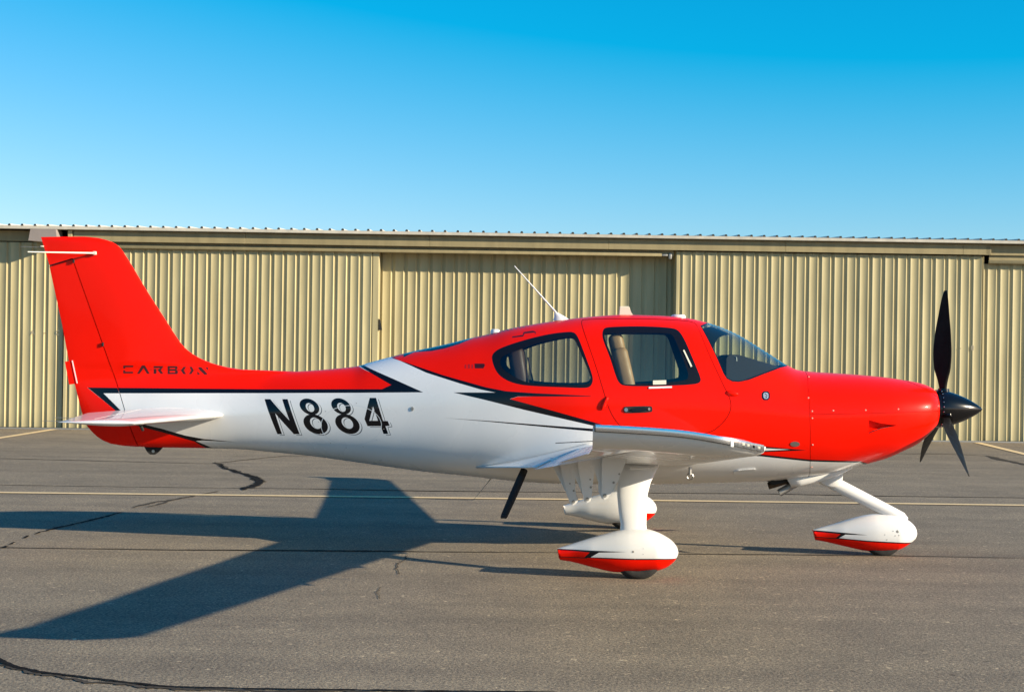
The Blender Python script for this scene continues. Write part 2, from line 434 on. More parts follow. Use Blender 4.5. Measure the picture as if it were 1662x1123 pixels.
ribbon('crack_seal', [(300, 892.6), (460, 893.6), (600, 894.4), (680, 895.2)], [0.012, 0.035, 0.035, 0.01], 'seal', 0.006, 0.006, 8, 0.06)
ribbon('crack_seal', [(216, 824.5), (235, 819), (253, 815), (300, 808.5), (352, 797.5)], [0.02, 0.07, 0.06, 0.06, 0.03], 'seal2', 0.005, 0.03, 9, 0.05)
ribbon('crack_seal', [(240, 823), (258, 818), (285, 811)], [0.02, 0.05, 0.02], 'seal2', 0.005, 0.03, 19, 0.05)
ribbon('crack_seal', [(198, 831.5), (170, 838), (153, 842), (125, 848.5), (96, 856), (70, 863), (56, 867)], [0.02, 0.04, 0.05, 0.03, 0.04, 0.03, 0.02], 'seal', 0.005, 0.03, 10, 0.05)
ribbon('crack_seal', [(46, 869.5), (40, 873.5)], [0.02, 0.03], 'seal', 0.005, 0.01, 11, 0.04)
ribbon('crack_seal', [(24, 880), (18, 883.5)], [0.02, 0.03], 'seal', 0.005, 0.01, 12, 0.04)
ribbon('crack_seal', [(12, 886), (6, 889.5)], [0.03, 0.04], 'seal', 0.005, 0.01, 12, 0.04)
ribbon('crack_seal', [(-60, 1046), (0, 1072), (21, 1081), (63, 1091.5), (126, 1098.5), (210, 1108.5), (274, 1115), (421, 1118.5), (700, 1122), (900, 1124)],
       [0.03, 0.03, 0.045, 0.032, 0.028, 0.03, 0.03, 0.026, 0.024, 0.02], 'seal', 0.006, 0.005, 13, 0.04)
ribbon('crack_seal', [(-60, 1052), (0, 1076), (30, 1087), (90, 1098), (200, 1111), (300, 1119), (600, 1124)], [0.03, 0.03, 0.03, 0.035, 0.04, 0.035, 0.03], 'seal2', 0.004, 0.03, 33, 0.02)
ribbon('pavement_joint', [(1240, 733), (1460, 737), (1545, 737), (1602, 740)], 0.05, 'seal2', 0.004, 0.015, 14)
ribbon('crack_seal', [(1600, 739.8), (1612, 742.5), (1624, 746), (1645, 750), (1662, 753.6), (1720, 765)], [0.03, 0.14, 0.16, 0.10, 0.12, 0.1], 'seal2', 0.006, 0.03, 15, 0.08)
ribbon('crack_seal', [(662, 902), (655, 909), (648, 915), (646, 922), (652, 932)], 0.010, 'seal2', 0.005, 0.02, 16, 0.03)
ribbon('crack_seal', [(618, 953), (612, 962), (614, 972)], 0.006, 'seal2', 0.005, 0.02, 17, 0.03)

# ------------------------------------------------------------------ hangar
HY, HYAW = 31.9, 0.0075
hangar = thing('hangar_building', 'long low tan ribbed metal hangar with sliding doors behind the aircraft', 'hangar', (0, HY, 0), HYAW)
def hx(u): return float(wall_x(u, 560, HY)[0])
PITCH = 0.2612
def rib_profile():
    # one pitch from left to right: steep left face, long hollow pan, small lip; second number is proud-ness
    pr = [(0.0, 0.0), (0.004, 0.0004), (0.062, 0.0262), (0.066, 0.0270)]
    x, o = 0.066, 0.0270
    for k in range(9):
        sl = -0.36 + 0.74 * ((k + 0.5) / 9) ** 0.85; x += 0.0180; o += sl * 0.0180; pr.append((x, o))
    pr += [(0.2325, o), (0.2500, 0.0), (0.2612, 0.0)]
    return pr
SHEET = {}
def sheet_mesh(npitch, h):
    key = (npitch, round(h, 3))
    if key not in SHEET:
        pr = []
        for k in range(npitch):
            for x, o in rib_profile()[:-1]: pr.append((k * PITCH + x, o))
        pr.append((npitch * PITCH, 0.0))
        vs = []; fs = []
        for x, o in pr: vs += [(x, -o, 0), (x, -o, h)]
        for i in range(len(pr) - 1): fs.append((2*i, 2*i+2, 2*i+3, 2*i+1))
        SHEET[key] = mesh_from(vs, fs, name='sheet'); SHEET[key].materials.append(M['tan'])
    return SHEET[key]
def box_obj(name, parent, x0, x1, y0, y1, z0, z1, m, bevel=0.006):
    bm = bmesh.new(); add_box(bm, ((x0+x1)/2, (y0+y1)/2, (z0+z1)/2), (x1-x0, y1-y0, z1-z0), bevel=bevel, seg=1)
    return bm_obj(name, bm, m, parent, smooth=False)
def leaf(name, x0, x1, y, h, label=None, trim_l=0.07, trim_r=0.07, per=4, phase=0.0):
    """door leaf or wall section: a backing frame with ribbed sheets and edge trims"""
    f = box_obj(name, hangar, x0, x1, y + 0.02, y + 0.08, 0.03, h, 'shadowed', 0)
    x = x0 + trim_l + phase; n = int(round((x1 - trim_r - x) / PITCH))
    k = 0
    while k < n:
        m = min(per, n - k)
        o = bpy.data.objects.new('sheet', sheet_mesh(m, h - 0.035)); col.objects.link(o); o.parent = f
        o.location = (x + k * PITCH, y + (0.002 if (k // per) % 2 else 0.0), 0.03); k += m
    if trim_l: box_obj('edge_trim', f, x0, x0 + trim_l + phase, y - 0.022, y + 0.019, 0.02, h, 'tan', 0.008)
    if trim_r: box_obj('edge_trim', f, x + n * PITCH, x1, y - 0.022, y + 0.019, 0.02, h, 'tan', 0.008)
    if label: f['label'] = label
    return f
TOPZ = 3.86
XL, XR = -24.0, 24.0
xa0, xa1, xb0, xb1, xc0, xc1 = hx(103), hx(613), hx(618.5), hx(1090), hx(1096), hx(1597)
leaf('sliding_door', XL, xa0 - 0.03, 0.16, TOPZ - 0.02, trim_l=0, trim_r=0.05)
leaf('sliding_door', xa0, xa1, 0.10, TOPZ - 0.05, 'lit sliding door leaf behind the tail')
leaf('sliding_door', xb0 - 0.15, xb1 + 0.3, 0.44, TOPZ - 0.02, 'recessed sliding door leaf behind the cabin')
leaf('wall_section', xc0, xc1, 0.03, TOPZ - 0.02, 'proud ribbed wall section behind the nose')
leaf('sliding_door', xc1 + 0.012, XR, 0.13, TOPZ - 0.17, trim_l=0.04, trim_r=0)
# returns (jambs) between planes
box_obj('jamb', hangar, xc0 - 0.012, xc0 + 0.05, 0.06, 0.62, 0.02, TOPZ, 'tan')
box_obj('jamb', hangar, xa1 - 0.03, xa1 + 0.006, 0.125, 0.40, 0.02, TOPZ, 'tan')
box_obj('door_frame', hangar, hx(1050), xc0 - 0.02, 0.62, 0.68, 0.02, TOPZ, 'shadowed')
# door hand grip showing in the gap
bm = bmesh.new(); add_prism(bm, [(0, 0), (0.07, 0), (0.06, 0.06), (0.03, 0.20), (0.0, 0.24)], -0.03, 0.02)
g = bm_obj('grip', bm, 'rubber', hangar, smooth=False); g.location = (xa1 + 0.012, 0.10, 2.13)
# threshold
box_obj('threshold', hangar, XL, XR, -0.02, 0.012, 0.0, 0.028, 'grey', 0)
# fascia: boards between seams, upper lip, lower returns
seams = [XL, hx(-420), hx(50), hx(120), hx(398), hx(695), hx(985), hx(1272), hx(1560), hx(1606), hx(1900), XR]
for a, b in zip(seams, seams[1:]):
    if abs(a - hx(50)) < 0.01: continue
    y0 = -0.10
    if a >= hx(1600): y0 = -0.02
    if b <= hx(51): y0 = 0.10
    box_obj('fascia_board', hangar, a + 0.002, b - 0.002, y0, y0 + 0.05, TOPZ - 0.005, TOPZ + 0.212, 'fascia', 0.004)
box_obj('fascia_end', hangar, hx(1597), hx(1605), -0.10, 0.2, TOPZ + 0.0, TOPZ + 0.2, 'fascia', 0.01)
box_obj('header', hangar, XL, XR, 0.70, 0.76, 0.0, TOPZ + 0.22, 'shadowed', 0)
box_obj('soffit', hangar, XL, XR, 0.16, 0.69, TOPZ + 0.02, TOPZ + 0.06, 'fascia', 0)
box_obj('header_trim', hangar, hx(118), hx(1092), 0.045, 0.06, TOPZ - 0.12, TOPZ + 0.02, 'fascia', 0)
box_obj('header_trim', hangar, hx(1606), XR, 0.035, 0.05, TOPZ - 0.18, TOPZ + 0.02, 'fascia', 0)
# door tracks
for a, b, y, z in [(hx(120), hx(1072), -0.02, TOPZ - 0.095), (hx(1604), XR, -0.03, TOPZ - 0.14)]:
    bm = bmesh.new(); add_box(bm, ((a+b)/2, y + 0.03, z), (b - a, 0.06, 0.075), bevel=0.012)
    bm_obj('door_track', bm, 'fascia', hangar)
bm = bmesh.new(); add_box(bm, (hx(1077), 0.02, TOPZ - 0.10), (0.12, 0.05, 0.05), bevel=0.015); add_box(bm, (hx(1086), 0.03, TOPZ - 0.12), (0.07, 0.07, 0.13), bevel=0.02)
bm_obj('track_stop', bm, 'grey', hangar)
# brown service box at the tail end of the fascia
bm = bmesh.new()
x0, x1 = hx(52), hx(97)
add_prism(bm, [(x0 + 0.02, TOPZ - 0.02), (x1 + 0.04, TOPZ - 0.06), (x1, TOPZ + 0.215), (x0 + 0.06, TOPZ + 0.215)], -0.34, 0.12)
bm_obj('service_box', bm, 'brownbox', hangar, smooth=False)
box_obj('bracket', hangar, hx(112), hx(119), -0.135, -0.104, TOPZ - 0.02, TOPZ + 0.21, 'tan', 0.006)
# roof: eave flashing, standing ribs
EZ = TOPZ + 0.232
box_obj('eave_flashing', hangar, XL, XR, -0.24, -0.14, EZ - 0.012, EZ + 0.052, 'roofmetal', 0.008)
bm = bmesh.new()
pr = []
n = int((XR - XL) / PITCH)
for k in range(n):
    x = XL + k * PITCH
    pr += [(x, 0), (x + 0.10, 0), (x + 0.115, 0.036), (x + 0.145, 0.036), (x + 0.16, 0)]
rows = []
for y, dz in ((-0.22, 0.0), (12.0, 0.55)):
    rows.append([bm.verts.new((x, y, EZ + 0.056 + dz + o)) for x, o in pr])
for i in range(len(pr) - 1): bm.faces.new((rows[0][i], rows[0][i+1], rows[1][i+1], rows[1][i]))
bm_obj('roof', bm, 'roofmetal', hangar, smooth=False)
bm = bmesh.new()
for k in range(n):
    x = XL + k * PITCH
    a = [bm.verts.new((x + dx, -0.224, EZ + 0.054 + dz)) for dx, dz in ((0.098, 0), (0.162, 0), (0.148, 0.04), (0.112, 0.04))]
    bm.faces.new(a)
rc = bm_obj('rib_closure', bm, 'shadowed', hangar, smooth=False); rc['kind'] = 'stuff'
box_obj('back_wall', hangar, XL, XR, 11.8, 11.9, 0, EZ + 0.5, 'tan', 0)
box_obj('end_wall', hangar, XL - 0.1, XL, 0.1, 11.8, 0, EZ, 'tan', 0)
box_obj('end_wall', hangar, XR, XR + 0.1, 0.1, 11.8, 0, EZ, 'tan', 0)

def stencil(txt, x, y, z, h, m):
    cu = bpy.data.curves.new('stencil', 'FONT'); cu.body = txt; cu.size = h / 0.7; cu.align_x = 'CENTER'; cu.extrude = 0.001
    t = bpy.data.objects.new('tmp', cu); col.objects.link(t)
    me = bpy.data.meshes.new_from_object(t.evaluated_get(bpy.context.evaluated_depsgraph_get()))
    bpy.data.objects.remove(t)
    o = link('door_number', me, hangar, (m,)); o.location = (x, y, z); o.rotation_euler = (math.pi / 2, 0, 0)
for t, u, v, m in (('A', 51.5, 543.5, 'stencil2'), ('-', 71, 543.5, 'stencil'), ('C', 92.5, 544, 'stencil2')):
    stencil(t, hx(u), 0.125, float(wall_x(u, v, HY + 0.3)[1]), 0.10, m)
for t, u, v, m in (('8', 1540, 567.5, 'stencil2'), ('-', 1560, 568, 'stencil'), ('8', 1580, 568.5, 'stencil2')):
    stencil(t, hx(u), -0.004, float(wall_x(u, v, HY)[1]), 0.10, m)

# ------------------------------------------------------------------ the aircraft
plane = thing('airplane', 'red and white low-wing single-engine propeller airplane parked on the apron', 'airplane', (0, DIST, 0), -PSI)

# --- fuselage and fin: side-view thickness field
TOP = [(1516,636),(1512,630.5),(1493,622),(1467,616.8),(1427,611.3),(1373,606.8),(1330,604.2),(1307,602.3),(1291,599.5),(1279,593.8),(1260,581.8),(1239,568.3),(1199,544),(1164,528.8),(1147,523.6),
       (1114,516.3),(1065,512.2),(1015,511),(965,513.5),(940,516),(919,518.6),(874,525),(833,532.3),(790,543),(763,549),(720,559.5),(669,570.5),(630,580.3),(604,587.3),(579,594.3),(547,598),(508,601.2),(460,604),
       (420,605.5),(370,604),(330,601),(270,596),(215,604),(150,618)]
BOT = [(1516,688),(1512,694.5),(1503,703),(1483,720),(1458,732.5),(1433,743.3),(1405,751.3),(1367,761),(1330,769.5),(1278,776.5),(1243,779.6),(1181,782),(1121,783.5),(1061,784.8),(980,785),(910,784),(850,781),(800,776.3),(765,772.3),(700,766),
       (636,757.5),(572,748.5),(508,740),(444,733.5),(380,728.2),(330,727),(262,726),(228,725),(150,724)]
tx, tz = zip(*[map(float, loc(u, v, 0)) for u, v in TOP]); ftop = spline(tx, tz)
bx_, bz = zip(*[map(float, loc(u, v, 0)) for u, v in BOT]); fbot = spline(bx_, bz)
ux = lambda u: float(loc(u, 650, 0)[0])
WID = [(1516,.21),(1513,.265),(1506,.335),(1493,.40),(1467,.462),(1427,.515),(1373,.553),(1313,.585),(1200,.622),(1050,.640),(950,.632),(850,.588),(750,.512),(650,.418),(550,.325),(450,.243),(350,.168),(270,.115),(215,.080),(150,.05)]
fwid = spline([ux(u) for u, _ in WID], [w for _, w in WID])
MID = [(1516,664),(1400,672),(1313,674),(1200,668),(1050,662),(900,658),(750,660),(600,664),(450,668),(300,676),(200,684),(150,688)]
fmid = spline([ux(u) for u, _ in MID], [float(loc(u, v, 0)[1]) for u, v in MID])
NL = 2.55
fnu = spline([ux(u) for u in (150, 330, 420, 520, 620, 1521)], [1.12, 1.2, 1.45, 2.0, 2.15, 2.15])
def Yfus(x, z):
    t, b, c, w = ftop(x), fbot(x), fmid(x), fwid(x)
    q = np.where(z > c, (z - c) / np.maximum(t - c, 1e-4), (c - z) / np.maximum(c - b, 1e-4))
    n = np.where(z > c, fnu(x), NL)
    return w * np.maximum(1 - np.minimum(q, 1) ** n, 0) ** (1 / n)
FLE = [(160,386.5),(180,392),(194.5,401.7),(204,415),(239,472.8),(269,519.5),(284,543),(297,561),(312,574),(337,586.8),(374,597),(420,602),(480,604)]
lx, lz = zip(*[map(float, loc(u, v, 0)) for u, v in FLE])
fle = spline(lz, lx)                       # leading edge x at height z
HINGE = [loc(119.5, 420.5, 0), loc(228, 725, 0)]
hxa, hza, hxb, hzb = map(float, (*HINGE[0], *HINGE[1]))
def hinge(z): return hxa + (np.asarray(z) - hza) / (hzb - hza) * (hxb - hxa)
FTE_T = [float(q) for q in loc(66.6, 385, 0)]; FTE_B = [float(q) for q in loc(80.4, 430.5, 0)]
def fte(z): return FTE_T[0] + (np.asarray(z) - FTE_T[1]) / (FTE_B[1] - FTE_T[1]) * (FTE_B[0] - FTE_T[0])
ztipt = float(loc(120, 384.3, 0)[1])
def Yfin(x, z):
    d = np.maximum(fle(z) - x, 0)
    ch = np.maximum(fle(z) - fte(z), 0.2)
    f = np.clip(d / ch, 0, 1)
    y = np.minimum(ch, 1.15) * 0.42 * (0.2969 * np.sqrt(f) - 0.126 * f - 0.3516 * f ** 2 + 0.2843 * f ** 3 - 0.0986 * f ** 4)
    cap = np.clip((ztipt - z) / 0.05, 0, 1)
    k = np.clip((z - (lz[-1] - 0.42)) / 0.40, 0, 1); k = k * k * (3 - 2 * k)
    return y * np.sqrt(1 - (1 - cap) ** 2) * k
def Ybody(x, z):
    a, b = Yfus(x, z), Yfin(x, z)
    return (a ** 3 + b ** 3) ** (1 / 3)

# outline (x, z) clockwise from nose top
xn = np.concatenate([np.linspace(tx[0], ux(1290), 40), np.linspace(ux(1290), ux(480), 130)[1:]])
o_top = [(x, float(ftop(x))) for x in xn]
zz = np.linspace(lz[-1], lz[0], 70)
o_le = [(float(fle(z)), z) for z in zz[1:]]
o_tip = [tuple(map(float, loc(u, v, 0))) for u, v in ((138, 384.3), (100, 384.4), (66.6, 385))]
o_te = [tuple(map(float, loc(80.4, 430.5, 0))), (hxa - 0.004, hza + 0.006)]
zb = np.linspace(hza - 0.004, float(fbot(hxb)), 40)
o_h = [(float(hinge(z)), z) for z in zb]
xb = np.concatenate([np.linspace(hxb, ux(1400), 130), np.linspace(ux(1400), bx_[0], 30)[1:]])
o_bot = [(x, float(fbot(x))) for x in xb[1:]]
o_nose = [(float(tx[0]) - 0.0, float(z)) for z in np.linspace(bz[0], tz[0], 12)[1:-1]]
OUTL = np.array(o_top + o_le + o_tip + o_te + o_h + o_bot + o_nose)

def surf(pix):
    """photo points -> (x, z) on the starboard skin"""
    p = np.array(pix, float); y = np.full(len(p), -0.3)
    for _ in range(40):
        x, z = loc(p[:, 0], p[:, 1], y)
        y = 0.5 * y - 0.5 * np.maximum(Ybody(x, z), 0)
    return np.stack(loc(p[:, 0], p[:, 1], y), 1)

# ---- paint, panels and windows, traced in side view
def zoomed(pts, ox, oy, k): return [(ox + x / k, oy + y / k) for x, y in pts]
def ell(cx, cy, rx, ry, sh=0.0, n=36):
    return [(cx + rx * math.cos(a) + sh * ry * math.sin(a), cy + ry * math.sin(a)) for a in [2 * math.pi * i / n for i in range(n)]]
RED = [
 [(40,350),(250,350),(440,585),(579.5,590),(582,594),(600,604),(635,624.5),(620,631.6),(420,631.8),(142,629),(188.5,667),(196,682),(120,690)],
 [(120,678),(206,680),(221,690),(262,700),(316,715.5),(335,724),(352,734),(120,750)],
 [(628,560),(637,581.5),(660.6,589),(719,609),(787.7,628.3),(821,635),(870,638.4),(957,642.5),(840.6,643.6),(827.4,647.6),(900,667.5),(976,689),(1010,702),(1130,723),(1233,737),(1314,745.6),(1395,748),(1412,752.8),(1440,775),(1560,760),(1560,590),(1290,560),(1130,490),(900,490),(760,535)],
]
BLACK = [
 [(579,590),(590,592),(640,615.5),(687,636.6),(560,637.5),(420,637.9),(168,638.2),(196.5,666.5),(188.5,667),(142,628.8),(420,631.6),(620,631.5),(635,624.5),(600,604)],
 [(206,679),(221,685.5),(262,695.5),(300,706.5),(330,712.2),(384,717.3),(330,714.6),(318,715.5),(335,722.5),(358,732),(348,734),(316,716.5),(262,701),(221,690.5)],
 [(630,576),(640,581),(665,592.5),(692,604.8),(745,621.8),(780,632),(804,637),(735.5,636.8),(787.7,649),(851,665),(966,691.5),(985,694),(976,688.6),(900,667.2),(827.4,647.4),(840.6,643.4),(960,643.2),(957,642.3),(870,638.2),(821,634.8),(787.7,628.2),(719,608.8),(660.6,588.8),(637,581.2)],
 [(655,580),(672,571.6),(700,569.8),(722,565.5),(745,558.5),(768,548.8),(760,530),(650,560)],
 [(1150,732),(1233,737),(1314,745.6),(1395,748),(1412,752.8),(1420,760),(1396,750.4),(1314,748.6),(1233,740.2),(1150,735)],
 [(1150,722),(1243,724.6),(1309,730.6),(1243,733.2),(1150,733)],
 [(717.5,677.8),(800,683.4),(880,689.6),(975,696.4),(975,701.2),(880,692.4),(800,684.8)],
 [(901.5,718.4),(970,714.6),(1000,714),(1000,716),(970,716),(901.5,719.6)],
]
WHITE2 = [[(1150,726),(1243,727.3),(1282,729.4),(1243,731.2),(1150,731)]]
zl = lambda p: zoomed(p, 420, 630, 6.925)
LET_ADD = [
 zl([(65,122),(130,122),(345,362),(263,122),(325,122),(460,515),(395,515),(185,283),(262,515),(210,515)]),
 zl(ell(570,207,106,92,0.36)), zl(ell(640,403,132,112,0.36)),
 zl(ell(925,203,106,92,0.36)), zl(ell(997,401,132,112,0.36)),
 zl([(1247,108),(1318,108),(1398,368),(1450,368),(1472,420),(1425,425),(1455,512),(1402,512),(1372,425),(1222,425),(1188,345)]),
]
LET_SUB = [zl(ell(576,216,45,50,0.34)), zl(ell(642,392,61,64,0.36)), zl(ell(930,214,45,50,0.34)), zl(ell(996,391,61,64,0.36)), zl([(1285,205),(1340,365),(1243,365)])]
zc = lambda p: zoomed(p, 180, 580, 9.233)
CARBON = [zc(p) for p in (
 [(185,122),(338,122),(332,146),(215,148),(215,168),(185,168)], [(185,192),(215,192),(215,214),(332,214),(332,240),(185,240)],
 [(465,120),(510,120),(580,245),(540,245),(488,160),(430,245),(390,245)],
 [(640,130),(788,130),(772,156),(640,160)], [(640,172),(682,172),(682,245),(640,245)], [(735,158),(772,158),(748,192),(787,245),(745,245),(702,192)],
 [(850,130),(988,130),(1002,150),(985,186),(1006,212),(996,250),(850,250)],
 [(1090,140),(1128,140),(1092,195),(1128,250),(1086,250),(1050,195)], [(1178,140),(1216,140),(1242,195),(1206,250),(1166,250),(1205,195)],
 [(1310,145),(1356,145),(1442,246),(1442,258),(1400,258),(1310,168)], [(1295,208),(1338,258),(1295,256)], [(1455,145),(1455,196),(1416,150)])]
CARBON_SUB = [zc(p) for p in ([(882,158),(962,158),(962,175),(882,175)], [(882,203),(962,203),(962,226),(882,226)])]
DECAL = [[(770,590),(786,590),(787,593),(784.5,597.8),(770.5,597.8)], zoomed([(520,590),(600,578),(608,556),(680,546),(700,556),(698,574),(690,560),(615,568),(604,590),(520,600)], 720, 420, 4.679)]
DECAL2 = [[(754,592),(757,591),(757,598),(754,598)], [(759,591),(763,591),(763,598),(759,598)], [(765,592),(768,591),(768,598),(765,598)]]
EMB_B = [smooth_poly([(1236,634.5),(1249.5,634.5),(1249.5,649.5),(1236,649.5)], 1)]
EMB_W = [smooth_poly([(1238.5,636.8),(1247,636.8),(1247.6,645.5),(1244.5,647.6),(1239.2,646.5)], 1)]
EMB_D = [[(1240.5,638.5),(1242,638.3),(1246,642),(1245,642.6)], [(1241.5,643.3),(1245.3,643.4),(1243.6,645.8)]]
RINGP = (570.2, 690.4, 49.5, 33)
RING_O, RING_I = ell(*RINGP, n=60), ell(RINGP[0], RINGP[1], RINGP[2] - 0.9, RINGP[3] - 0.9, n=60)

W_DOOR_O = smooth_poly([(977.2,541),(980,532.5),(990,530.4),(1039.7,529),(1089.6,531.6),(1102,536),(1112,552.3),(1124.5,582),(1137.5,613),(1137,620),(1129,623.8),(1089.6,625.9),(1052,627),(1013,626.5),(1005,622),(999.8,612),(989.9,579.7),(978.6,552.3)], 2)
W_DOOR_I = smooth_poly([(980.5,543),(983,540.8),(1040,540.2),(1083,540.6),(1092,543.5),(1099.6,559.8),(1114.5,597),(1118,611),(1113,618.2),(1052,623.0),(1020,624.2),(1011,623.4),(1004.5,615),(996,584.7),(982,552)], 2)
W_REAR_O = smooth_poly([(797.5,582),(800,573),(812,564.5),(848,552.3),(891,541.8),(921,538.4),(932,539),(938.5,547),(948.7,573.9),(961.5,608),(962.5,619),(958,628),(948,630),(912,628.4),(869.6,626.9),(839.7,624),(818,615.6),(804.5,603)], 2)
W_REAR_I = smooth_poly([(811,586),(816,577),(839.7,569),(869.6,557.3),(912,548),(928,546.5),(934,552.5),(946.5,582.4),(958.5,610),(959.5,618),(954,624.4),(912,625.2),(865,622.5),(846,617.7),(829,608),(814,597.4)], 2)
W_WS_O = [(1136.3,528.5),(1151.8,557),(1165,584.7),(1174,606),(1179.6,614.6),(1188.5,619.2),(1199.4,620),(1215.3,616.7),(1239,607.5),(1265.6,597.3),(1278.6,593.6),(1300,560),(1220,500),(1149,505),(1148.5,523.5)]
W_WS_I = [(1138.3,528.9),(1153.3,556.8),(1166.5,584.5),(1175.5,605.4),(1180.7,613.3),(1189,617.6),(1199.4,618.3),(1215,615.1),(1238.6,605.9),(1265,595.8),(1277,592.4),(1300,558),(1220,498),(1151,503),(1150.3,524.5)]
DOOR = smooth_poly([(942,520.5),(947.5,540),(966,592),(980,638),(988,665),(1001,687),(1020,704),(1085,708),(1150,706),(1177,684),(1187.5,664),(1186,648),(1176,628),(1150,573),(1133,530),(1126,521.5),(1090,518.6),(1030,516.6),(950,517.6)], 2)

def P(polys, step=0.02): return [densify(surf(p), step) for p in polys]
red, black, white2 = P(RED), P(BLACK), P(WHITE2)
l_add, l_sub = P(LET_ADD, 0.03), P(LET_SUB, 0.03)
def shift(polys, dx, dy): return [[(x + dx, y + dy) for x, y in p] for p in polys]
k_ = 1 / 6.925
s1a, s1s = P(shift(LET_ADD, 30*k_, 15*k_), 0.03), P(shift(LET_SUB, 30*k_, 15*k_), 0.03)
s0a, s0s = P(shift(LET_ADD, 22*k_, 9*k_), 0.03), P(shift(LET_SUB, 22*k_, 9*k_), 0.03)
carb, carb_s, dec, dec2 = P(CARBON, 0.03), P(CARBON_SUB, 0.03), P(DECAL), P(DECAL2)
emb, embw, embd = P(EMB_B), P(EMB_W), P(EMB_D)
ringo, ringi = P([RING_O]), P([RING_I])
wdo, wdi, wro, wri, wso, wsi = [densify(surf(p), 0.025) for p in (W_DOOR_O, W_DOOR_I, W_REAR_O, W_REAR_I, W_WS_O, W_WS_I)]
dooro = densify(surf(DOOR), 0.03); doori = inset_poly(dooro, 0.0045)
def strip(pix, w):
    p = densify(surf(pix), 0.03)[:-max(1, 0)]
    q = surf(pix); d = np.concatenate([[0], np.cumsum(np.linalg.norm(np.diff(q, axis=0), axis=1))])
    t = np.linspace(0, d[-1], max(2, int(d[-1] / 0.03))); c = np.stack([np.interp(t, d, q[:, 0]), np.interp(t, d, q[:, 1])], 1)
    T = np.gradient(c, axis=0); T /= np.linalg.norm(T, axis=1, keepdims=True); Nn = np.stack([-T[:, 1], T[:, 0]], 1) * w / 2
    return np.concatenate([c + Nn, (c - Nn)[::-1]])
FW = [(1304,585),(1307,603),(1311,625),(1313.3,647),(1314.2,672),(1314.8,727),(1314.5,757),(1313,800)]
SEAM_FW = strip(FW, 0.0035)
SEAM_H = strip([(1314.4,672.4),(1380,671.4),(1450,669.6),(1516,667.4),(1530,667)], 0.003)
SEAM_T = strip([(1462,612),(1469,618),(1485,623.5),(1503,631.5),(1519,642.5),(1530,650)], 0.004)
seams_ = [SEAM_FW, SEAM_H, SEAM_T]
cowl_region = densify(np.concatenate([surf(FW), np.array([[9, -1], [9, 4]])]), 0.5)
DUCT = densify(surf([(1410,681.5),(1418,683.8),(1430,687),(1456.5,690.2),(1430,695.5),(1418,700),(1410,703.6)]), 0.02)

# mesh points: rows round the section, denser towards keel and roof
sx_ = np.concatenate([np.linspace(ux(205), ux(480), 48), np.linspace(ux(480), ux(1300), 130)[1:], np.linspace(ux(1300), ux(1470), 30)[1:], np.linspace(ux(1470), ux(1515.5), 26)[1:]])
th = np.linspace(-math.pi/2, math.pi/2, 58)[1:-1]
pts = []
for x in sx_:
    t, b, c = ftop(x), fbot(x), fmid(x)
    for a in th:
        s = math.sin(a); n = float(fnu(x)) if s > 0 else NL
        z = c + (t - c) * s ** (2/n) if s > 0 else c - (c - b) * (-s) ** (2/n)
        pts.append((x, z))
for z in np.linspace(float(loc(200, 660, 0)[1]), ztipt - 0.004, 75):
    l = float(fle(z)); r = float(hinge(z)) if z < hza else float(fte(z))
    if l <= r: continue
    for q in np.linspace(0, 1, 26)[1:-1]:
        pts.append((l - (l - r) * q ** 1.7, z))
pts = np.array(pts)
rr = np.random.RandomState(3); pts += rr.uniform(-1, 1, pts.shape) * 1e-4

closed = lambda ps: [(p, True) for p in ps]
lines = closed(red + black + white2 + l_add + l_sub + s1a + s1s + s0a + s0s + carb + carb_s + dec + dec2 + emb + embw + embd + ringo + ringi
               + [wdo, wdi, wro, wri, wso, wsi, dooro, doori, DUCT] + seams_)
body = Body(OUTL, Ybody, pts, lines)
cx, cz = body.C[:, 0], body.C[:, 1]
def anyin(ps):
    r = np.zeros(len(cx), bool)
    for p in ps: r |= in_poly(cx, cz, p)
    return r
PAL = ('white', 'red', 'black', 'letter', 'shade', 'ring', 'decal', 'decal2', 'crest', 'rim', 'glass', 'glass_dark', 'gap', 'lining')
ID = {k: i for i, k in enumerate(PAL)}
mid = np.zeros(len(cx), int)
mid[anyin(red)] = ID['red']; mid[anyin(black)] = ID['black']; mid[anyin(white2)] = ID['white']
mid_left = mid.copy()
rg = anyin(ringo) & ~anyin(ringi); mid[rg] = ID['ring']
let = anyin(l_add) & ~anyin(l_sub)
sh = (anyin(s1a) & ~anyin(s1s)) & ~(anyin(s0a) & ~anyin(s0s)) & ~let
mid[sh & ~rg] = ID['shade']; mid[let & ~rg] = ID['letter']
mid[anyin(carb) & ~anyin(carb_s)] = ID['decal']; mid[anyin(dec)] = ID['decal']; mid[anyin(dec2)] = ID['decal2']
mid[anyin(emb)] = ID['black']; mid[anyin(embw)] = ID['crest']; mid[anyin(embd)] = ID['black']
g_d, g_r, g_w = anyin([wdi]), anyin([wri]), anyin([wsi])
r_d, r_r, r_w = anyin([wdo]) & ~g_d, anyin([wro]) & ~g_r, anyin([wso]) & ~g_w
in_door = anyin([doori]); seam = (anyin([dooro]) & ~in_door) | anyin(seams_)
duct = anyin([DUCT])
cowl = anyin([cowl_region]) & ~seam & ~duct
upper = cz > np.interp(cx, *np.array(sorted(map(tuple, surf([(1300,672.6),(1380,671.4),(1450,669.6),(1516,667.4),(1540,667)])))).T)
mid[r_d | r_r | r_w] = ID['rim']; mid[g_d | g_w] = ID['glass']; mid[g_r] = ID['glass_dark']
glass = g_d | g_r | g_w; rimm = r_d | r_r | r_w
mid_left[rimm] = ID['rim']; mid_left[g_d | g_w] = ID['glass']; mid_left[g_r] = ID['glass_dark']
win_any = glass | rimm
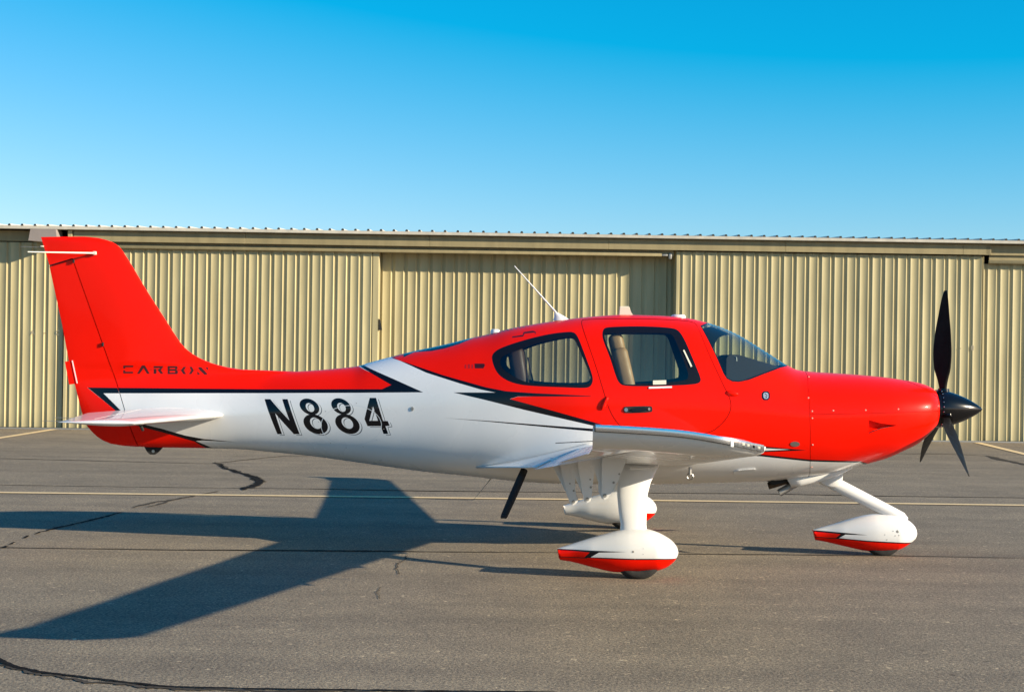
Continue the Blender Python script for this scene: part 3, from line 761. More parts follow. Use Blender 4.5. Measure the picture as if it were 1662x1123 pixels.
shell = ~win_any & ~in_door & ~seam & ~cowl & ~duct
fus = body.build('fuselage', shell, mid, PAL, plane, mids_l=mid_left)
# close the hinge post
bm = bmesh.new()
hz_ = np.linspace(hza, hzb, 40); yy = Ybody(hinge(hz_), hz_)
prev = None
for z, y in zip(hz_, yy):
    cur = [bm.verts.new((float(hinge(z)) + 0.003, s * y, z)) for s in (-1, 1)]
    if prev: bm.faces.new((prev[0], prev[1], cur[1], cur[0]))
    prev = cur
bm_obj('hinge_post', bm, 'gap', fus, smooth=False)
uc = body.build('upper_cowling', cowl & upper, mid, PAL, plane, mids_l=mid_left)
lc = body.build('lower_cowling', cowl & ~upper, mid, PAL, plane, mids_l=mid_left)
for s, nm in ((-1, 'starboard'), (1, 'port')):
    d = body.build('cabin_door', in_door & ~win_any & ~seam, mid, PAL, plane, sides=(s,), mids_l=mid_left)
    body.build('window_rim', r_d, mid, PAL, d, sides=(s,)); body.build('window', g_d, mid, PAL, d, sides=(s,))
    w = body.build('rear_window', g_r, mid, PAL, plane, sides=(s,)); body.build('window_rim', r_r, mid, PAL, w, sides=(s,))
    if s < 0: near_door = d
ws = body.build('windshield', g_w, mid, PAL, plane); body.build('window_rim', r_w, mid, PAL, ws)
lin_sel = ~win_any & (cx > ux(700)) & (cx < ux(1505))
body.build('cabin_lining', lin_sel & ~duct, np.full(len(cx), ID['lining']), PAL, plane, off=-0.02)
# intake duct: floor sinks from its point to its mouth, with side walls
def duct_depth(x): return 0.05 * np.clip((ux(1456) - x) / (ux(1456) - ux(1410)), 0, 1)
for s in (-1, 1):
    T = body.T[duct]; use = np.unique(T)
    vv = {}; bm = bmesh.new()
    for i in use:
        p = body.P[i]; vv[i] = bm.verts.new((p[0], s * (body.Yv[i] - 0.001 - duct_depth(p[0])), p[1]))
    for t in T: bm.faces.new([vv[i] for i in t])
    bset = [e for e in bm.edges if len(e.link_faces) == 1]
    inv = {v: i for i, v in vv.items()}
    tv = {}
    for e in bset:
        q = []
        for v in e.verts:
            i = inv[v]
            if i not in tv: tv[i] = bm.verts.new((body.P[i][0], s * (body.Yv[i] - 0.0004), body.P[i][1]))
            q.append(tv[i])
        try: bm.faces.new((e.verts[0], e.verts[1], q[1], q[0]))
        except ValueError: pass
    bm_obj('intake_duct', bm, 'red', lc)
# nose bulkhead behind the spinner with two cooling inlets
bm = bmesh.new()
zs_ = np.linspace(bz[0], tz[0], 16); ys_ = Ybody(np.full(16, tx[0] - 0.0005), zs_)
prev = None
for z, y in zip(zs_, ys_):
    cur = [bm.verts.new((float(tx[0]) - 0.004, s * float(y), float(z))) for s in (-1, 1)]
    if prev: bm.faces.new((prev[0], prev[1], cur[1], cur[0]))
    prev = cur
nb = bm_obj('nose_bulkhead', bm, 'red', uc, smooth=False)

# ---- rudder
YH = lambda z: np.maximum(Ybody(hinge(np.minimum(z, hza)) + 0.002, np.minimum(z, hza)) - 0.002, 0.012)
RTE = [(80.4,432.5),(101,527),(112,586.8),(134.6,674.7),(142,691.5),(150,701),(158,708.5),(168,715),(180,719.8),(200,723.3),(224,725)]
rte = np.array([loc(u, v, 0) for u, v in RTE])
def xte(z): return np.interp(-np.asarray(z), -rte[:, 1], rte[:, 0])
def Yrud(x, z):
    fr = np.clip((x - xte(z)) / np.maximum(hinge(z) - xte(z), 1e-3), 0, 1)
    return YH(z) * (0.06 + 0.94 * fr ** 0.8)
ro = [(float(hinge(z)) - 0.008, z) for z in np.linspace(float(rte[-1, 1]) + 0.002, hza - 0.006, 40)]
ROUT = np.array(densify(np.concatenate([np.array(ro), [[FTE_B[0] + 0.012, FTE_B[1] - 0.008]], rte]), 0.04))
rp = []
for z in np.linspace(float(rte[-1, 1]), hza, 60):
    a, b = float(xte(z)), float(hinge(z))
    for q in np.linspace(0, 1, 12)[1:-1]: rp.append((a + (b - a) * q, z))
def surf_on(pix, Yf, y0, s=-1):
    p = np.array(pix, float); y = np.full(len(p), y0)
    for _ in range(40):
        x, z = loc(p[:, 0], p[:, 1], y); y = 0.5 * y + 0.5 * (y0 + s * np.maximum(Yf(x, z), 0))
    return np.stack(loc(p[:, 0], p[:, 1], y), 1)
r_red = [densify(surf_on(p, Yrud, 0.0), 0.03) for p in RED[:2]]; r_blk = [densify(surf_on(p, Yrud, 0.0), 0.03) for p in BLACK[:2]]
rud = Body(ROUT, Yrud, np.array(rp) + rr.uniform(-1, 1, (len(rp), 2)) * 1e-4, closed(r_red + r_blk))
cx, cz = rud.C[:, 0], rud.C[:, 1]
m_ = np.zeros(len(cx), int); m_[anyin(r_red)] = 1; m_[anyin(r_blk)] = 2
rudder = rud.build('rudder', np.ones(len(cx), bool), m_, ('white', 'red', 'black'), plane)
zsplit = float(loc(196, 634, 0)[1])
for za, zb2, m_n in ((float(rte[-1, 1]) + 0.004, zsplit - 0.20, 'red'), (zsplit - 0.20, zsplit, 'white'), (zsplit, hza - 0.008, 'red')):
    bm = bmesh.new(); prev = None                   # rounded nose of the rudder
    for z in np.linspace(za, zb2, 24):
        x = float(hinge(z)) - 0.008; y = float(Yrud(np.array(x), np.array(z)))
        cur = [bm.verts.new(v) for v in ((x, -y, z), (x + 0.004, -y * .6, z), (x + 0.004, y * .6, z), (x, y, z))]
        if prev:
            for i in range(3): bm.faces.new((prev[i], prev[i+1], cur[i+1], cur[i]))
        prev = cur
    bm_obj('rudder_nose', bm, m_n, rudder)
def lp(u, v, y): x, z = loc(u, v, y); return (float(x), float(y), float(z))
bm = bmesh.new(); add_tube(bm, [(FTE_B[0] + 0.004, 0, FTE_B[1] - 0.003), (hxa, 0, hza)], [0.006, 0.009], 8); bm_obj('gap_seal', bm, 'decal', rudder)
# trim tab and hinge brackets on the rudder
bm = bmesh.new(); a = [loc(u, v, -0.004) for u, v in ((105.5,587),(116,585.5),(124,622.5),(112.5,624))]
add_prism(bm, [tuple(map(float, q)) for q in a], -0.007, 0.003); bm_obj('trim_tab', bm, 'red', rudder, smooth=False)
bm = bmesh.new(); a = [loc(u, v, -0.012) for u, v in ((116.5,585),(118,585),(126,622),(124.5,622))]
add_prism(bm, [tuple(map(float, q)) for q in a], -0.0135, -0.009); bm_obj('tab_seal', bm, 'white', rudder, smooth=False)
for u, v in ((119.5, 424), (167, 559)):
    bm = bmesh.new(); p = lp(u, v, -0.03); add_box(bm, p, (0.016, 0.014, 0.034), bevel=0.004); bm_obj('hinge_bracket', bm, 'rubber', rudder)

# ---- wings
def naca(c, t, camber=0.022, n=22, c0=0.0, c1=1.0):
    """closed section, from (c1) upper -> nose -> (c1) lower, as (fraction, height/chord); c0..c1 chord range"""
    fr = [c1 - (c1 - c0) * 0.5 * (1 - math.cos(math.pi * i / n)) for i in range(n + 1)]
    def th(f): return 5 * t * (0.2969 * math.sqrt(max(f, 0)) - 0.126 * f - 0.3516 * f * f + 0.2843 * f ** 3 - 0.1036 * f ** 4)
    def cm(f): return camber * (1 - ((f - 0.4) / 0.6) ** 2) if f > 0.4 else camber * (1 - ((0.4 - f) / 0.4) ** 2)
    up = [(f, cm(f) + th(f)) for f in fr]; lo = [(f, cm(f) - th(f)) for f in fr[::-1]]
    return up + (lo[1:] if c0 <= 0 else lo)
def loft(bm, secs, closed=True, caps=(True, True)):
    rings = [[bm.verts.new(p) for p in s] for s in secs]
    n = len(rings[0])
    for a, b in zip(rings, rings[1:]):
        for i in range(n if closed else n - 1): bm.faces.new((a[i], a[(i + 1) % n], b[(i + 1) % n], b[i]))
    if caps[0]: bm.faces.new(rings[0])
    if caps[1]: bm.faces.new(rings[-1])
TIPY = 5.56
CF = 0.735
def wing_geo(y):
    """y>0 out from centreline: leading edge x, chord, hinge-line z, thickness"""
    t = y / TIPY
    le = 1.640 + (1.475 - 1.640) * t; te = 0.147 + 0.0905 * y
    return le, le - te, 0.818 + 0.0745 * (y - 0.73), 0.150 - 0.03 * t
def wsec(y, s, c0=0.0, c1=1.0, n=22, droop=0.24, drop=0.0):
    le, c, z, t = wing_geo(y)
    k = min(1.0, max(0.0, (TIPY - y) / 0.3)); droop = 0.05 + (droop - 0.05) * (k if c0 == 0 else 1)
    return [(le - f * c, s * y, z + h * c + ((CF - f) * (0.035 - 0.045 * y / TIPY) if f < CF else (CF - f) * droop) * c - drop) for f, h in naca(c, t, n=n, c0=c0, c1=c1)]
FLAP0, FLAP1, AIL1, CA = 0.66, 3.18, 5.30, 0.735
zedge = spline([0, 0.22, 0.52, 0.80, 0.93, 1.0], [1.196, 1.236, 1.272, 1.285, 1.289, 1.291])
for s in (-1, 1):
    bm = bmesh.new()
    loft(bm, [wsec(y, s, c1=CF - 0.012) for y in np.linspace(0.0, FLAP1 + 0.01, 14)], caps=(False, True))
    loft(bm, [wsec(y, s, c1=CA - 0.012) for y in np.linspace(FLAP1 + 0.01, AIL1, 10)], caps=(True, True))
    loft(bm, [wsec(y, s) for y in np.linspace(AIL1, TIPY, 3)], caps=(True, False))
    # up-swept tip
    base = wsec(TIPY, s); le, c, z, t = wing_geo(TIPY)
    secs = [base]
    for k in range(1, 11):
        a = k / 10 * math.pi / 2; ring = []
        for (x, y, zz_), (f, h) in zip(base, naca(c, t)):
            yo = 5.845 - 0.20 * max(0.0, (0.34 - f) / 0.34) ** 2
            ze = float(zedge(f))
            ring.append((x, s * (TIPY + (yo - TIPY) * math.sin(a)), zz_ + (ze - zz_) * (1 - math.cos(a))))
        secs.append(ring)
    loft(bm, secs, caps=(False, False))
    bmesh.ops.remove_doubles(bm, verts=bm.verts, dist=1e-4)
    wing = bm_obj('wing', bm, 'white', plane, sharp=0.7)
    # flap
    bm = bmesh.new()
    loft(bm, [wsec(y, s, c0=CF, n=14, droop=0.27, drop=0.004) for y in np.linspace(FLAP0, FLAP1, 12)])
    bm_obj('flap', bm, 'white', wing, sharp=0.5)
    bm = bmesh.new()
    loft(bm, [wsec(y, s, c0=CA, n=14, droop=0.24 - 0.10 * (y - FLAP1) / (AIL1 - FLAP1)) for y in np.linspace(FLAP1 + 0.03, AIL1 - 0.01, 10)])
    bm_obj('aileron', bm, 'white', wing, sharp=0.5)
    # polished edge strip and light lens along the tip
    def edge_strip(name, f0, f1, m, hgt, out):
        bm = bmesh.new(); rows = []
        for q in np.linspace(f0, f1, 26):
            x = le - q * c; yo = 5.845 - 0.20 * max(0.0, (0.34 - q) / 0.34) ** 2; ze = float(zedge(q))
            rows.append([bm.verts.new((x, s * yv, zv)) for yv, zv in ((yo - 0.03, ze + 0.006), (yo + out * 0.6, ze + 0.006), (yo + out, ze - hgt * 0.45), (yo + out * 0.6, ze - hgt), (yo - 0.05, ze - hgt - 0.004))])
        for a, b in zip(rows, rows[1:]):
            for i in range(4): bm.faces.new((a[i], a[i+1], b[i+1], b[i]))
        bm.faces.new(rows[0]); bm.faces.new(rows[-1])
        return bm_obj(name, bm, m, wing, sharp=0.9)
    edge_strip('trim_gasket', 0.02, 0.99, 'black', 0.0275, 0.004)
    edge_strip('tip_trim', 0.215, 0.985, 'chrome', 0.024, 0.009)
    lens = edge_strip('navigation_light', 0.012, 0.212, 'led', 0.026, 0.010)
    edge_strip('lens_frame', 0.205, 0.222, 'white', 0.032, 0.012)
    for q in (0.05, 0.085, 0.12, 0.15):
        x = le - q * c; yo = 5.845 - 0.20 * max(0.0, (0.34 - q) / 0.34) ** 2
        bm = bmesh.new(); add_box(bm, (x, s * (yo + 0.009), float(zedge(q)) - 0.011), (0.016, 0.006, 0.012), bevel=0.002); bm_obj('lamp_element', bm, 'black' if q == 0.085 else 'ivory', wing)
    # seam on the tip, tie-down ring, stall strip
    bm = bmesh.new(); x0, y0, z0 = lp(1120, 770, -2.9) if s < 0 else (lp(1120, 770, -2.9)[0], 2.9, lp(1120, 770, -2.9)[2])
    add_tube(bm, [(x0 + 0.020 * math.cos(a), s * 2.9, z0 - 0.012 + 0.020 * math.sin(a)) for a in np.linspace(0, 2 * math.pi, 17)], 0.005, 6)
    add_tube(bm, [(x0, s * 2.9, z0), (x0, s * 2.9, z0 + 0.05)], 0.011, 8); bm_obj('tie_down_ring', bm, 'steel', wing)
    # flap hinge arms
    for yv, u, v, lean, wt in ((1.02, 930.3, 813.5, -0.055, 0.055), (2.02, 952.8, 809.3, -0.01, 0.06), (3.08, 981, 803.6, 0.055, 0.075)):
        x, z = map(float, loc(u, v, -yv)); L_, c_, zz_, _t = wing_geo(yv)
        zt = zz_ - 0.01; xt = x + lean
        poly = [(x - 0.025, z + 0.006), (x - 0.019, z - 0.019), (x + 0.002, z - 0.027), (x + 0.022, z - 0.018), (x + 0.034, z + 0.012), (x * 0.4 + xt * 0.6 + wt * 0.75, z + 0.10), (xt + wt, zt - 0.05), (xt + wt * 1.25, zt), (xt - wt, zt), (xt - wt, zt - 0.05), (x * 0.6 + xt * 0.4 - 0.035, z + 0.07)]
        bm = bmesh.new(); add_prism(bm, poly, s * yv - 0.02, s * yv + 0.02); bmesh.ops.bevel(bm, geom=[e for e in bm.edges if abs(e.verts[0].co.y - e.verts[1].co.y) < 1e-6], offset=0.006, segments=2, affect='EDGES')
        a_ = bm_obj('flap_hinge_arm', bm, 'white', wing, smooth=False)
        bm = bmesh.new(); poly2 = [(q[0] - 0.075 + 0.25 * (zt - q[1]), q[1] + 0.012 if q[1] < zt - 0.06 else q[1] - 0.002) for q in poly]
        add_prism(bm, poly2, s * yv + 0.03, s * yv + 0.055); bm_obj('flap_hinge_arm', bm, 'white', wing, smooth=False)
        for px_, pz_, r_ in ((x + 0.002, z, 0.013), (x + 0.03 + lean * 0.5, z + 0.085, 0.008), (xt + wt * 0.5, z + 0.14, 0.006)):
            bm = bmesh.new(); add_lathe(bm, [(-0.023, 0.0001), (-0.023, r_), (0.023, r_), (0.023, 0.0001)], (px_, s * yv, pz_), 10, 'Y'); bm_obj('bolt', bm, 'grey', wing)
    # underside inspection lines: fuel vent and access plates
    bm = bmesh.new(); p = lp(1040, 757, -1.9); add_box(bm, (p[0], s * 1.9, wing_geo(1.9)[2] - 0.085), (0.16, 0.10, 0.01), bevel=0.004); bm_obj('access_plate', bm, 'white', wing)

# ---- tail plane
def stab_geo(y):
    t = (y - 0.1) / (1.95 - 0.1)
    xr, zr = map(float, loc(366, 664, -0.14)); xt, zt = map(float, loc(216, 689.5, -1.95)); xe, _ = map(float, loc(95, 685, -1.95))
    xre = float(loc(150, 670, 0)[0])
    le = xr + (xt - xr) * t; te = xre + (xe - xre) * t
    return le, le - te, 1.060 + 0.0 * y, 0.088
ZS = float(loc(216, 690, -1.95)[1]) + 0.0
def ssec(y, s, c0=0.0, c1=1.0, k=1.0, n=18):
    le, c, z, t = stab_geo(y)
    return [(le - f * c, s * y, ZS + 0.012 + h * c * k) for f, h in naca(c, t, camber=0.0, n=n, c0=c0, c1=c1)]
for s in (-1, 1):
    bm = bmesh.new(); loft(bm, [ssec(y, s, c1=0.60) for y in np.linspace(0.02, 1.74, 10)])
    stab = bm_obj('stabilizer', bm, 'white', plane, sharp=0.8)
    bm = bmesh.new(); loft(bm, [ssec(y, s, c0=0.615) for y in np.linspace(0.14, 1.752, 10)])
    secs = [ssec(y, s) for y in (1.752, 1.88)]
    for k in range(1, 7):
        a = k / 6 * math.pi / 2; b0 = ssec(1.88, s); le, c, z, t = stab_geo(1.88)
        secs.append([(x + (le - 0.5 * c - x) * 0.05 * (1 - math.cos(a)), s * (1.88 + 0.07 * math.sin(a)), ZS + 0.012 + (zz_ - ZS - 0.012) * max(0.04, math.cos(a))) for x, y, zz_ in b0])
    loft(bm, secs)
    el = bm_obj('elevator', bm, 'white', stab, sharp=0.8)
    bm = bmesh.new(); x, z = map(float, loc(222, 694, -1.72)); add_box(bm, (x - 0.004, s * 1.60, ZS - 0.02), (0.022, 0.02, 0.085), rot=Matrix.Rotation(-0.45, 3, 'Y'), bevel=0.008); bm_obj('hinge_bracket', bm, 'rubber', stab)
    # root fairing
    le, c, z, t = stab_geo(0.1)
    bm = bmesh.new(); add_tube(bm, [(le + 0.05 - q * (c + 0.0), s * 0.105, ZS + 0.012) for q in np.linspace(0, 0.75, 12)], [0.002 + 0.055 * math.sin(math.pi * min(1, q * 1.0)) ** 0.6 for q in np.linspace(0.02, 0.9, 12)], 14)
    bm_obj('root_fairing', bm, 'white', stab)
    # static wicks
    for yv in (1.2, 1.8):
        le, c, z, t = stab_geo(yv); bm = bmesh.new(); add_tube(bm, [(le - c + 0.01, s * yv, ZS + 0.012), (le - c - 0.14, s * yv, ZS + 0.014)], 0.0022, 6); bm_obj('static_wick', bm, 'grey', el)
    # antenna whiskers on the fin
    p0 = lp(154, 411, -0.04); p1 = lp(45, 409, -0.42)
    bm = bmesh.new(); add_tube(bm, [(p0[0], s * 0.04, p0[2]), (p1[0], s * 0.42, p1[2])], [0.008, 0.005], 8); add_box(bm, (p0[0], s * 0.045, p0[2]), (0.03, 0.02, 0.03), bevel=0.005)
    bm_obj('fin_antenna', bm, 'ivory', plane)

# ---- wheel fairings, wheels, main legs
def make_spat(name, outline_pix, yc, half_k, redp, blkp, port, midline):
    """outline from the photo at sideways offset yc; returns the object"""
    o = smooth_poly([tuple(map(float, loc(u, v, yc))) for u, v in outline_pix], 1)
    x0, x1 = o[:, 0].min(), o[:, 0].max()
    # upper and lower profile from the closed outline
    xs = np.linspace(x0 + 0.003, x1 - 0.0008, 90); up = []; lo = []
    for x in xs:
        zs = []
        for i in range(len(o)):
            a, b = o[i], o[(i + 1) % len(o)]
            if (a[0] - x) * (b[0] - x) <= 0 and abs(a[0] - b[0]) > 1e-9: zs.append(a[1] + (x - a[0]) / (b[0] - a[0]) * (b[1] - a[1]))
        up.append(max(zs)); lo.append(min(zs))
    up, lo = np.array(up), np.array(lo)
    fu = lambda x: np.interp(x, xs, up); fl = lambda x: np.interp(x, xs, lo)
    wid_ = spline([x0, x0 + 0.10, x0 + 0.3 * (x1-x0), x0 + 0.62 * (x1-x0), x0 + 0.80*(x1-x0), x0 + 0.92*(x1-x0), x0 + 0.975 * (x1-x0), x1], np.array([0.30, 0.42, 0.72, 1.0, 0.95, 0.68, 0.40, 0.0]) * half_k)
    def Yf(x, z):
        t, b, w = fu(x), fl(x), wid_(x); m = b + (t - b) * midline
        q = np.where(z > m, (z - m) / np.maximum(t - m, 1e-4), (m - z) / np.maximum(m - b, 1e-4))
        return w * np.maximum(1 - np.clip(q, 0, 1) ** 2.2, 0) ** (1 / 2.2)
    out = np.concatenate([np.stack([xs, up], 1), np.stack([xs, lo], 1)[::-1]])
    pp = []
    for x in xs[1:-1:1]:
        t, b = float(fu(x)), float(fl(x)); m = b + (t - b) * midline
        for a in np.linspace(-math.pi/2, math.pi/2, 30)[1:-1]:
            q = abs(math.sin(a)) ** (2/2.2); pp.append((x, m + (t - m) * q if a > 0 else m - (m - b) * q))
    pp = np.array(pp) + rr.uniform(-1, 1, (len(pp), 2)) * 1e-4
    def S(pix):
        p = np.array(pix, float); y = np.full(len(p), yc - 0.05)
        for _ in range(40):
            x, z = loc(p[:, 0], p[:, 1], y); y = 0.5 * y + 0.5 * (yc - np.maximum(Yf(x, z), 0))
        return densify(np.stack(loc(p[:, 0], p[:, 1], y), 1), 0.02)
    rd, bk = [S(p) for p in redp], [S(p) for p in blkp]
    B = Body(out, Yf, pp, closed(rd + bk))
    global cx, cz
    cx, cz = B.C[:, 0], B.C[:, 1]
    m = np.zeros(len(cx), int); m[anyin(rd)] = 1; m[anyin(bk)] = 2
    res = []
    for yv in ([yc, -yc] if port else [yc]):
        mi = np.where((m > 0) & (cx < x1 - 0.13), 0, m)          # inboard faces are white but for the front
        ml, mr = (m, mi) if yv < 0 else (mi, m)
        if not port: ml = mr = m
        ob = B.build(name, np.ones(len(cx), bool), ml, ('white', 'red', 'black'), plane, y0=yv, mids_l=mr)
        # flat stern
        bm = bmesh.new(); prev = None
        for z in np.linspace(lo[0], up[0], 10):
            y = float(Yf(np.array(xs[0]), np.array(z))); cur = [bm.verts.new((xs[0] + 0.0005, yv + k * y, z)) for k in (-1, 1)]
            if prev: bm.faces.new((prev[0], prev[1], cur[1], cur[0]))
            prev = cur
        bm_obj('fairing_stern', bm, 'red', ob, smooth=False)
        res.append(ob)
    return res, Yf
MAIN_O = [(904.2,889.3),(904.4,889.4),(922,884),(940.5,878),(962,871.5),(985.6,864.8),(1005,860),(1025,857.4),(1050,857.8),(1066,862.5),(1079,869),(1090,876),(1098,885.5),(1101.8,895),(1099.5,903),(1095,910),(1087,917),(1078,922.4),(1064,926.2),(1030,928),(1000,928),(985.6,926),(960,919.5),(928.5,911),(908,908.2),(907.3,908)]
MAIN_R = [[(890,890.8),(930,892.2),(958.6,895),(953,904.2),(990,906),(1031,907.6),(1070,907.6),(1110,906.4),(1110,950),(890,950)]]
MAIN_B = [[(890,890),(930,891.2),(970,893.4),(1018,895.3),(972,896.4),(958.5,904),(990,905),(1031,906.4),(1070,906.4),(1110,905.2),(1110,906.8),(1070,908.2),(1031,908.4),(990,907),(948,904.6),(957,896.2),(930,893.4),(890,892)],
          [(890,901),(952.5,904.8),(952.5,906),(890,902)]]
NOSE_O = [(1318.8,859.4),(1319.2,859.4),(1338,854),(1357,848.6),(1376,842.6),(1395,837.4),(1408,834.8),(1421,833.6),(1446,834.5),(1460,837.5),(1471,841.8),(1480,848),(1486,855.5),(1489,864),(1488,870.5),(1483.5,876.5),(1474,883.5),(1464,889.5),(1453,893.5),(1430,895),(1402,893.2),(1386,889.6),(1369.5,885.7),(1336.7,878),(1323,876),(1322.2,875.7)]
NOSE_R = [[(1305,859.8),(1340,863),(1366,865.8),(1359.4,873.4),(1380,875.4),(1407.5,878),(1450,880.4),(1500,881.4),(1500,910),(1305,910)]]
NOSE_B = [[(1305,858.8),(1340,861.4),(1375,864.6),(1409,868.2),(1372,867.2),(1361.5,872.8),(1380,874.6),(1407.5,877),(1450,879.4),(1500,880.4),(1500,882),(1450,881.4),(1407.5,879),(1380,876.2),(1355,873.8),(1364,866.4),(1340,864),(1305,861)],
          [(1305,868.5),(1358,873.2),(1358,874.4),(1305,869.8)]]
YM = 1.66
mains, Ymain = make_spat('wheel_fairing', MAIN_O, -YM, 0.142, MAIN_R, MAIN_B, True, 0.52)
(nosef,), Ynose = make_spat('wheel_fairing', NOSE_O, 0.0, 0.125, NOSE_R, NOSE_B, False, 0.52)
def wheel(u, yv, r, parent, w=0.075):
    x = float(loc(u, 930, -abs(yv))[0])
    bm = bmesh.new()
    prof = [(-w * 0.72, r * 0.52), (-w * 0.98, r * 0.66), (-w, r * 0.80), (-w * 0.86, r * 0.93), (-w * 0.5, r * 0.988), (0, r), (w * 0.5, r * 0.988), (w * 0.86, r * 0.93), (w, r * 0.80), (w * 0.98, r * 0.66), (w * 0.72, r * 0.52)]
    add_lathe(bm, prof, (x, yv, r - 0.010), 48, 'Y')
    t = bm_obj('wheel', bm, 'tyre', parent, sharp=0.9)
    bm = bmesh.new(); add_lathe(bm, [(-w * 0.8, 0.001), (-w * 0.8, r * 0.3), (-w * 0.6, r * 0.515), (w * 0.6, r * 0.515), (w * 0.8, r * 0.3), (w * 0.8, 0.001)], (x, yv, r - 0.010), 32, 'Y'); bm_obj('wheel_rim', bm, 'steel', parent)
wheel(1035, -YM, 0.182, mains[0]); wheel(1035, YM, 0.182, mains[1]); wheel(1431, 0.0, 0.166, nosef, 0.062)
def dot(parent, u, v, yc, Yf, r, m='grey'):
    x, z = loc(u, v, yc); y = yc
    for _ in range(20):
        x, z = loc(u, v, y); y = 0.5 * y + 0.5 * (yc - float(Yf(np.array(x), np.array(z))))
    bm = bmesh.new(); add_lathe(bm, [(-0.002, 0.0002), (-0.0018, r * 0.7), (0.002, r)], (float(x), y, float(z)), 10, 'Y'); return bm_obj('fastener', bm, m, parent)
for u, v, r in ((1027.5,895,0.010),(1044,890,0.003),(1044,899,0.003),(1030.5,907,0.004)): dot(mains[0], u, v, -YM, Ymain, r)
for u, v, r in ((1456.5,862.5,0.014),(1449.5,861.5,0.005),(1453,869,0.005),(1459,868.5,0.005),(1436,867.5,0.005),(1439.5,875.5,0.005),(1468.5,865.5,0.004),(1471.5,847,0.004)): dot(nosef, u, v, 0, Ynose, r)
# main legs
for s, ob in ((-1, mains[0]), (1, mains[1])):
    bm = bmesh.new(); secs = []
    for u0, u1, v, yv, th_ in ((985,1075,744,1.20,0.10),(1003,1066,762,1.32,0.07),(1002.5,1056,782,1.42,0.048),(1001.5,1051,802,1.50,0.042),(1004,1049.5,830,1.58,0.040),(1007,1049,850,1.635,0.040),(1006,1050,862,1.65,0.042),(1004,1052,872,1.66,0.046)):
        a, z = map(float, loc(u0, v, -yv)); b, _ = map(float, loc(u1, v, -yv)); m = (a + b) / 2; h = (b - a) / 2
        secs.append([(m + h * math.cos(q), s * yv + th_ * math.sin(q) * (1 - 0.25 * math.cos(q) * -1 if False else 1), z) for q in [2 * math.pi * i / 28 for i in range(28)]])
    loft(bm, secs); bm_obj('main_gear_leg', bm, 'white', plane, sharp=1.2)
# nose leg: slanting oval tube, collar and rounded foot
bm = bmesh.new()
p = [lp(u, v, 0) for u, v in ((1330,766),(1359,787.5),(1400,808),(1440,828),(1463,839.5),(1469,845))]
add_tube(bm, p, [0.062, 0.058, 0.054, 0.050, 0.046, 0.036], 20, flat=0.75); bm_obj('nose_gear_leg', bm, 'white', plane, sharp=1.2)
bm = bmesh.new(); q = [loc(u, v, 0) for u, v in ((1315,772),(1369,752),(1367.5,768),(1366,782),(1352,793),(1330,786))]
secs = []
cen = np.mean([tuple(map(float, a)) for a in q], axis=0)
for yv, k in ((-0.062, 0.82), (-0.05, 0.95), (0, 1.0), (0.05, 0.95), (0.062, 0.82)):
    secs.append([(cen[0] + (a[0] - cen[0]) * k, yv, cen[1] + (a[1] - cen[1]) * k) for a in smooth_poly(q, 2)])
loft(bm, secs); bm_obj('leg_fairing', bm, 'white', plane, sharp=1.0)
# ---- chin tunnel and exhaust stacks
bm = bmesh.new()
secs = []
for u, vt, vb, hw in ((1284,772,790.5,0.215),(1300,768,788.3,0.215),(1331,760,781.8,0.205),(1367,752,769,0.185),(1397,746,754.5,0.14),(1420,741,746,0.08),(1429,739.5,741.6,0.03)):
    x, zt = map(float, loc(u, vt, -0.15)); _, zb_ = map(float, loc(u, vb, -0.15))
    lean = 0.05 if u < 1290 else 0.0
    ring = [(x - lean * 0, -hw, zt), (x, -hw * 0.99, zb_ + (zt - zb_) * 0.35), (x, -hw * 0.93, zb_ + (zt - zb_) * 0.1), (x, -hw * 0.78, zb_), (x, hw * 0.78, zb_), (x, hw * 0.93, zb_ + (zt - zb_) * 0.1), (x, hw * 0.99, zb_ + (zt - zb_) * 0.35), (x, hw, zt)]
    if u < 1290: ring = [(px_ - 0.055 * (pz_ - zb_) / (zt - zb_), py_, pz_) for px_, py_, pz_ in ring]
    secs.append(ring)
loft(bm, secs, closed=False, caps=(False, False))
chin = bm_obj('cooling_tunnel', bm, 'white', plane, sharp=1.3)
so = chin.modifiers.new('solid', 'SOLIDIFY'); so.thickness = 0.008; so.offset = -1
for yv, a, b, m, r in ((0.10, (1285,777), (1247,788.5), 'exhaust', 0.030), (-0.10, (1297,781), (1264.5,800), 'grey', 0.032)):
    pa, pb = Vector(lp(*a, yv)), Vector(lp(*b, yv))
    bm = bmesh.new(); n = 20
    d = (pb - pa).normalized(); u_ = Vector((0, 1, 0)); w_ = d.cross(u_)
    rings = [[bm.verts.new(p + (u_ * math.cos(t) + w_ * math.sin(t)) * q) for t in [2 * math.pi * i / n for i in range(n)]] for p, q in ((pa, r), (pb, r), (pb, r - 0.004), (pa, r - 0.004))]
    for A_, B_ in zip(rings, rings[1:]):
        for i in range(n): bm.faces.new((A_[i], A_[(i+1) % n], B_[(i+1) % n], B_[i]))
    bm.faces.new(rings[3]); bm_obj('exhaust_pipe', bm, m, plane, sharp=0.8)
bm = bmesh.new(); a = [loc(u, v, 0.0) for u, v in ((1240,778),(1284,772),(1284,777),(1262,782),(1252,784))]
add_prism(bm, [tuple(map(float, q)) for q in a], -0.17, 0.17); bm_obj('tunnel_floor', bm, 'rubber', chin, smooth=False)

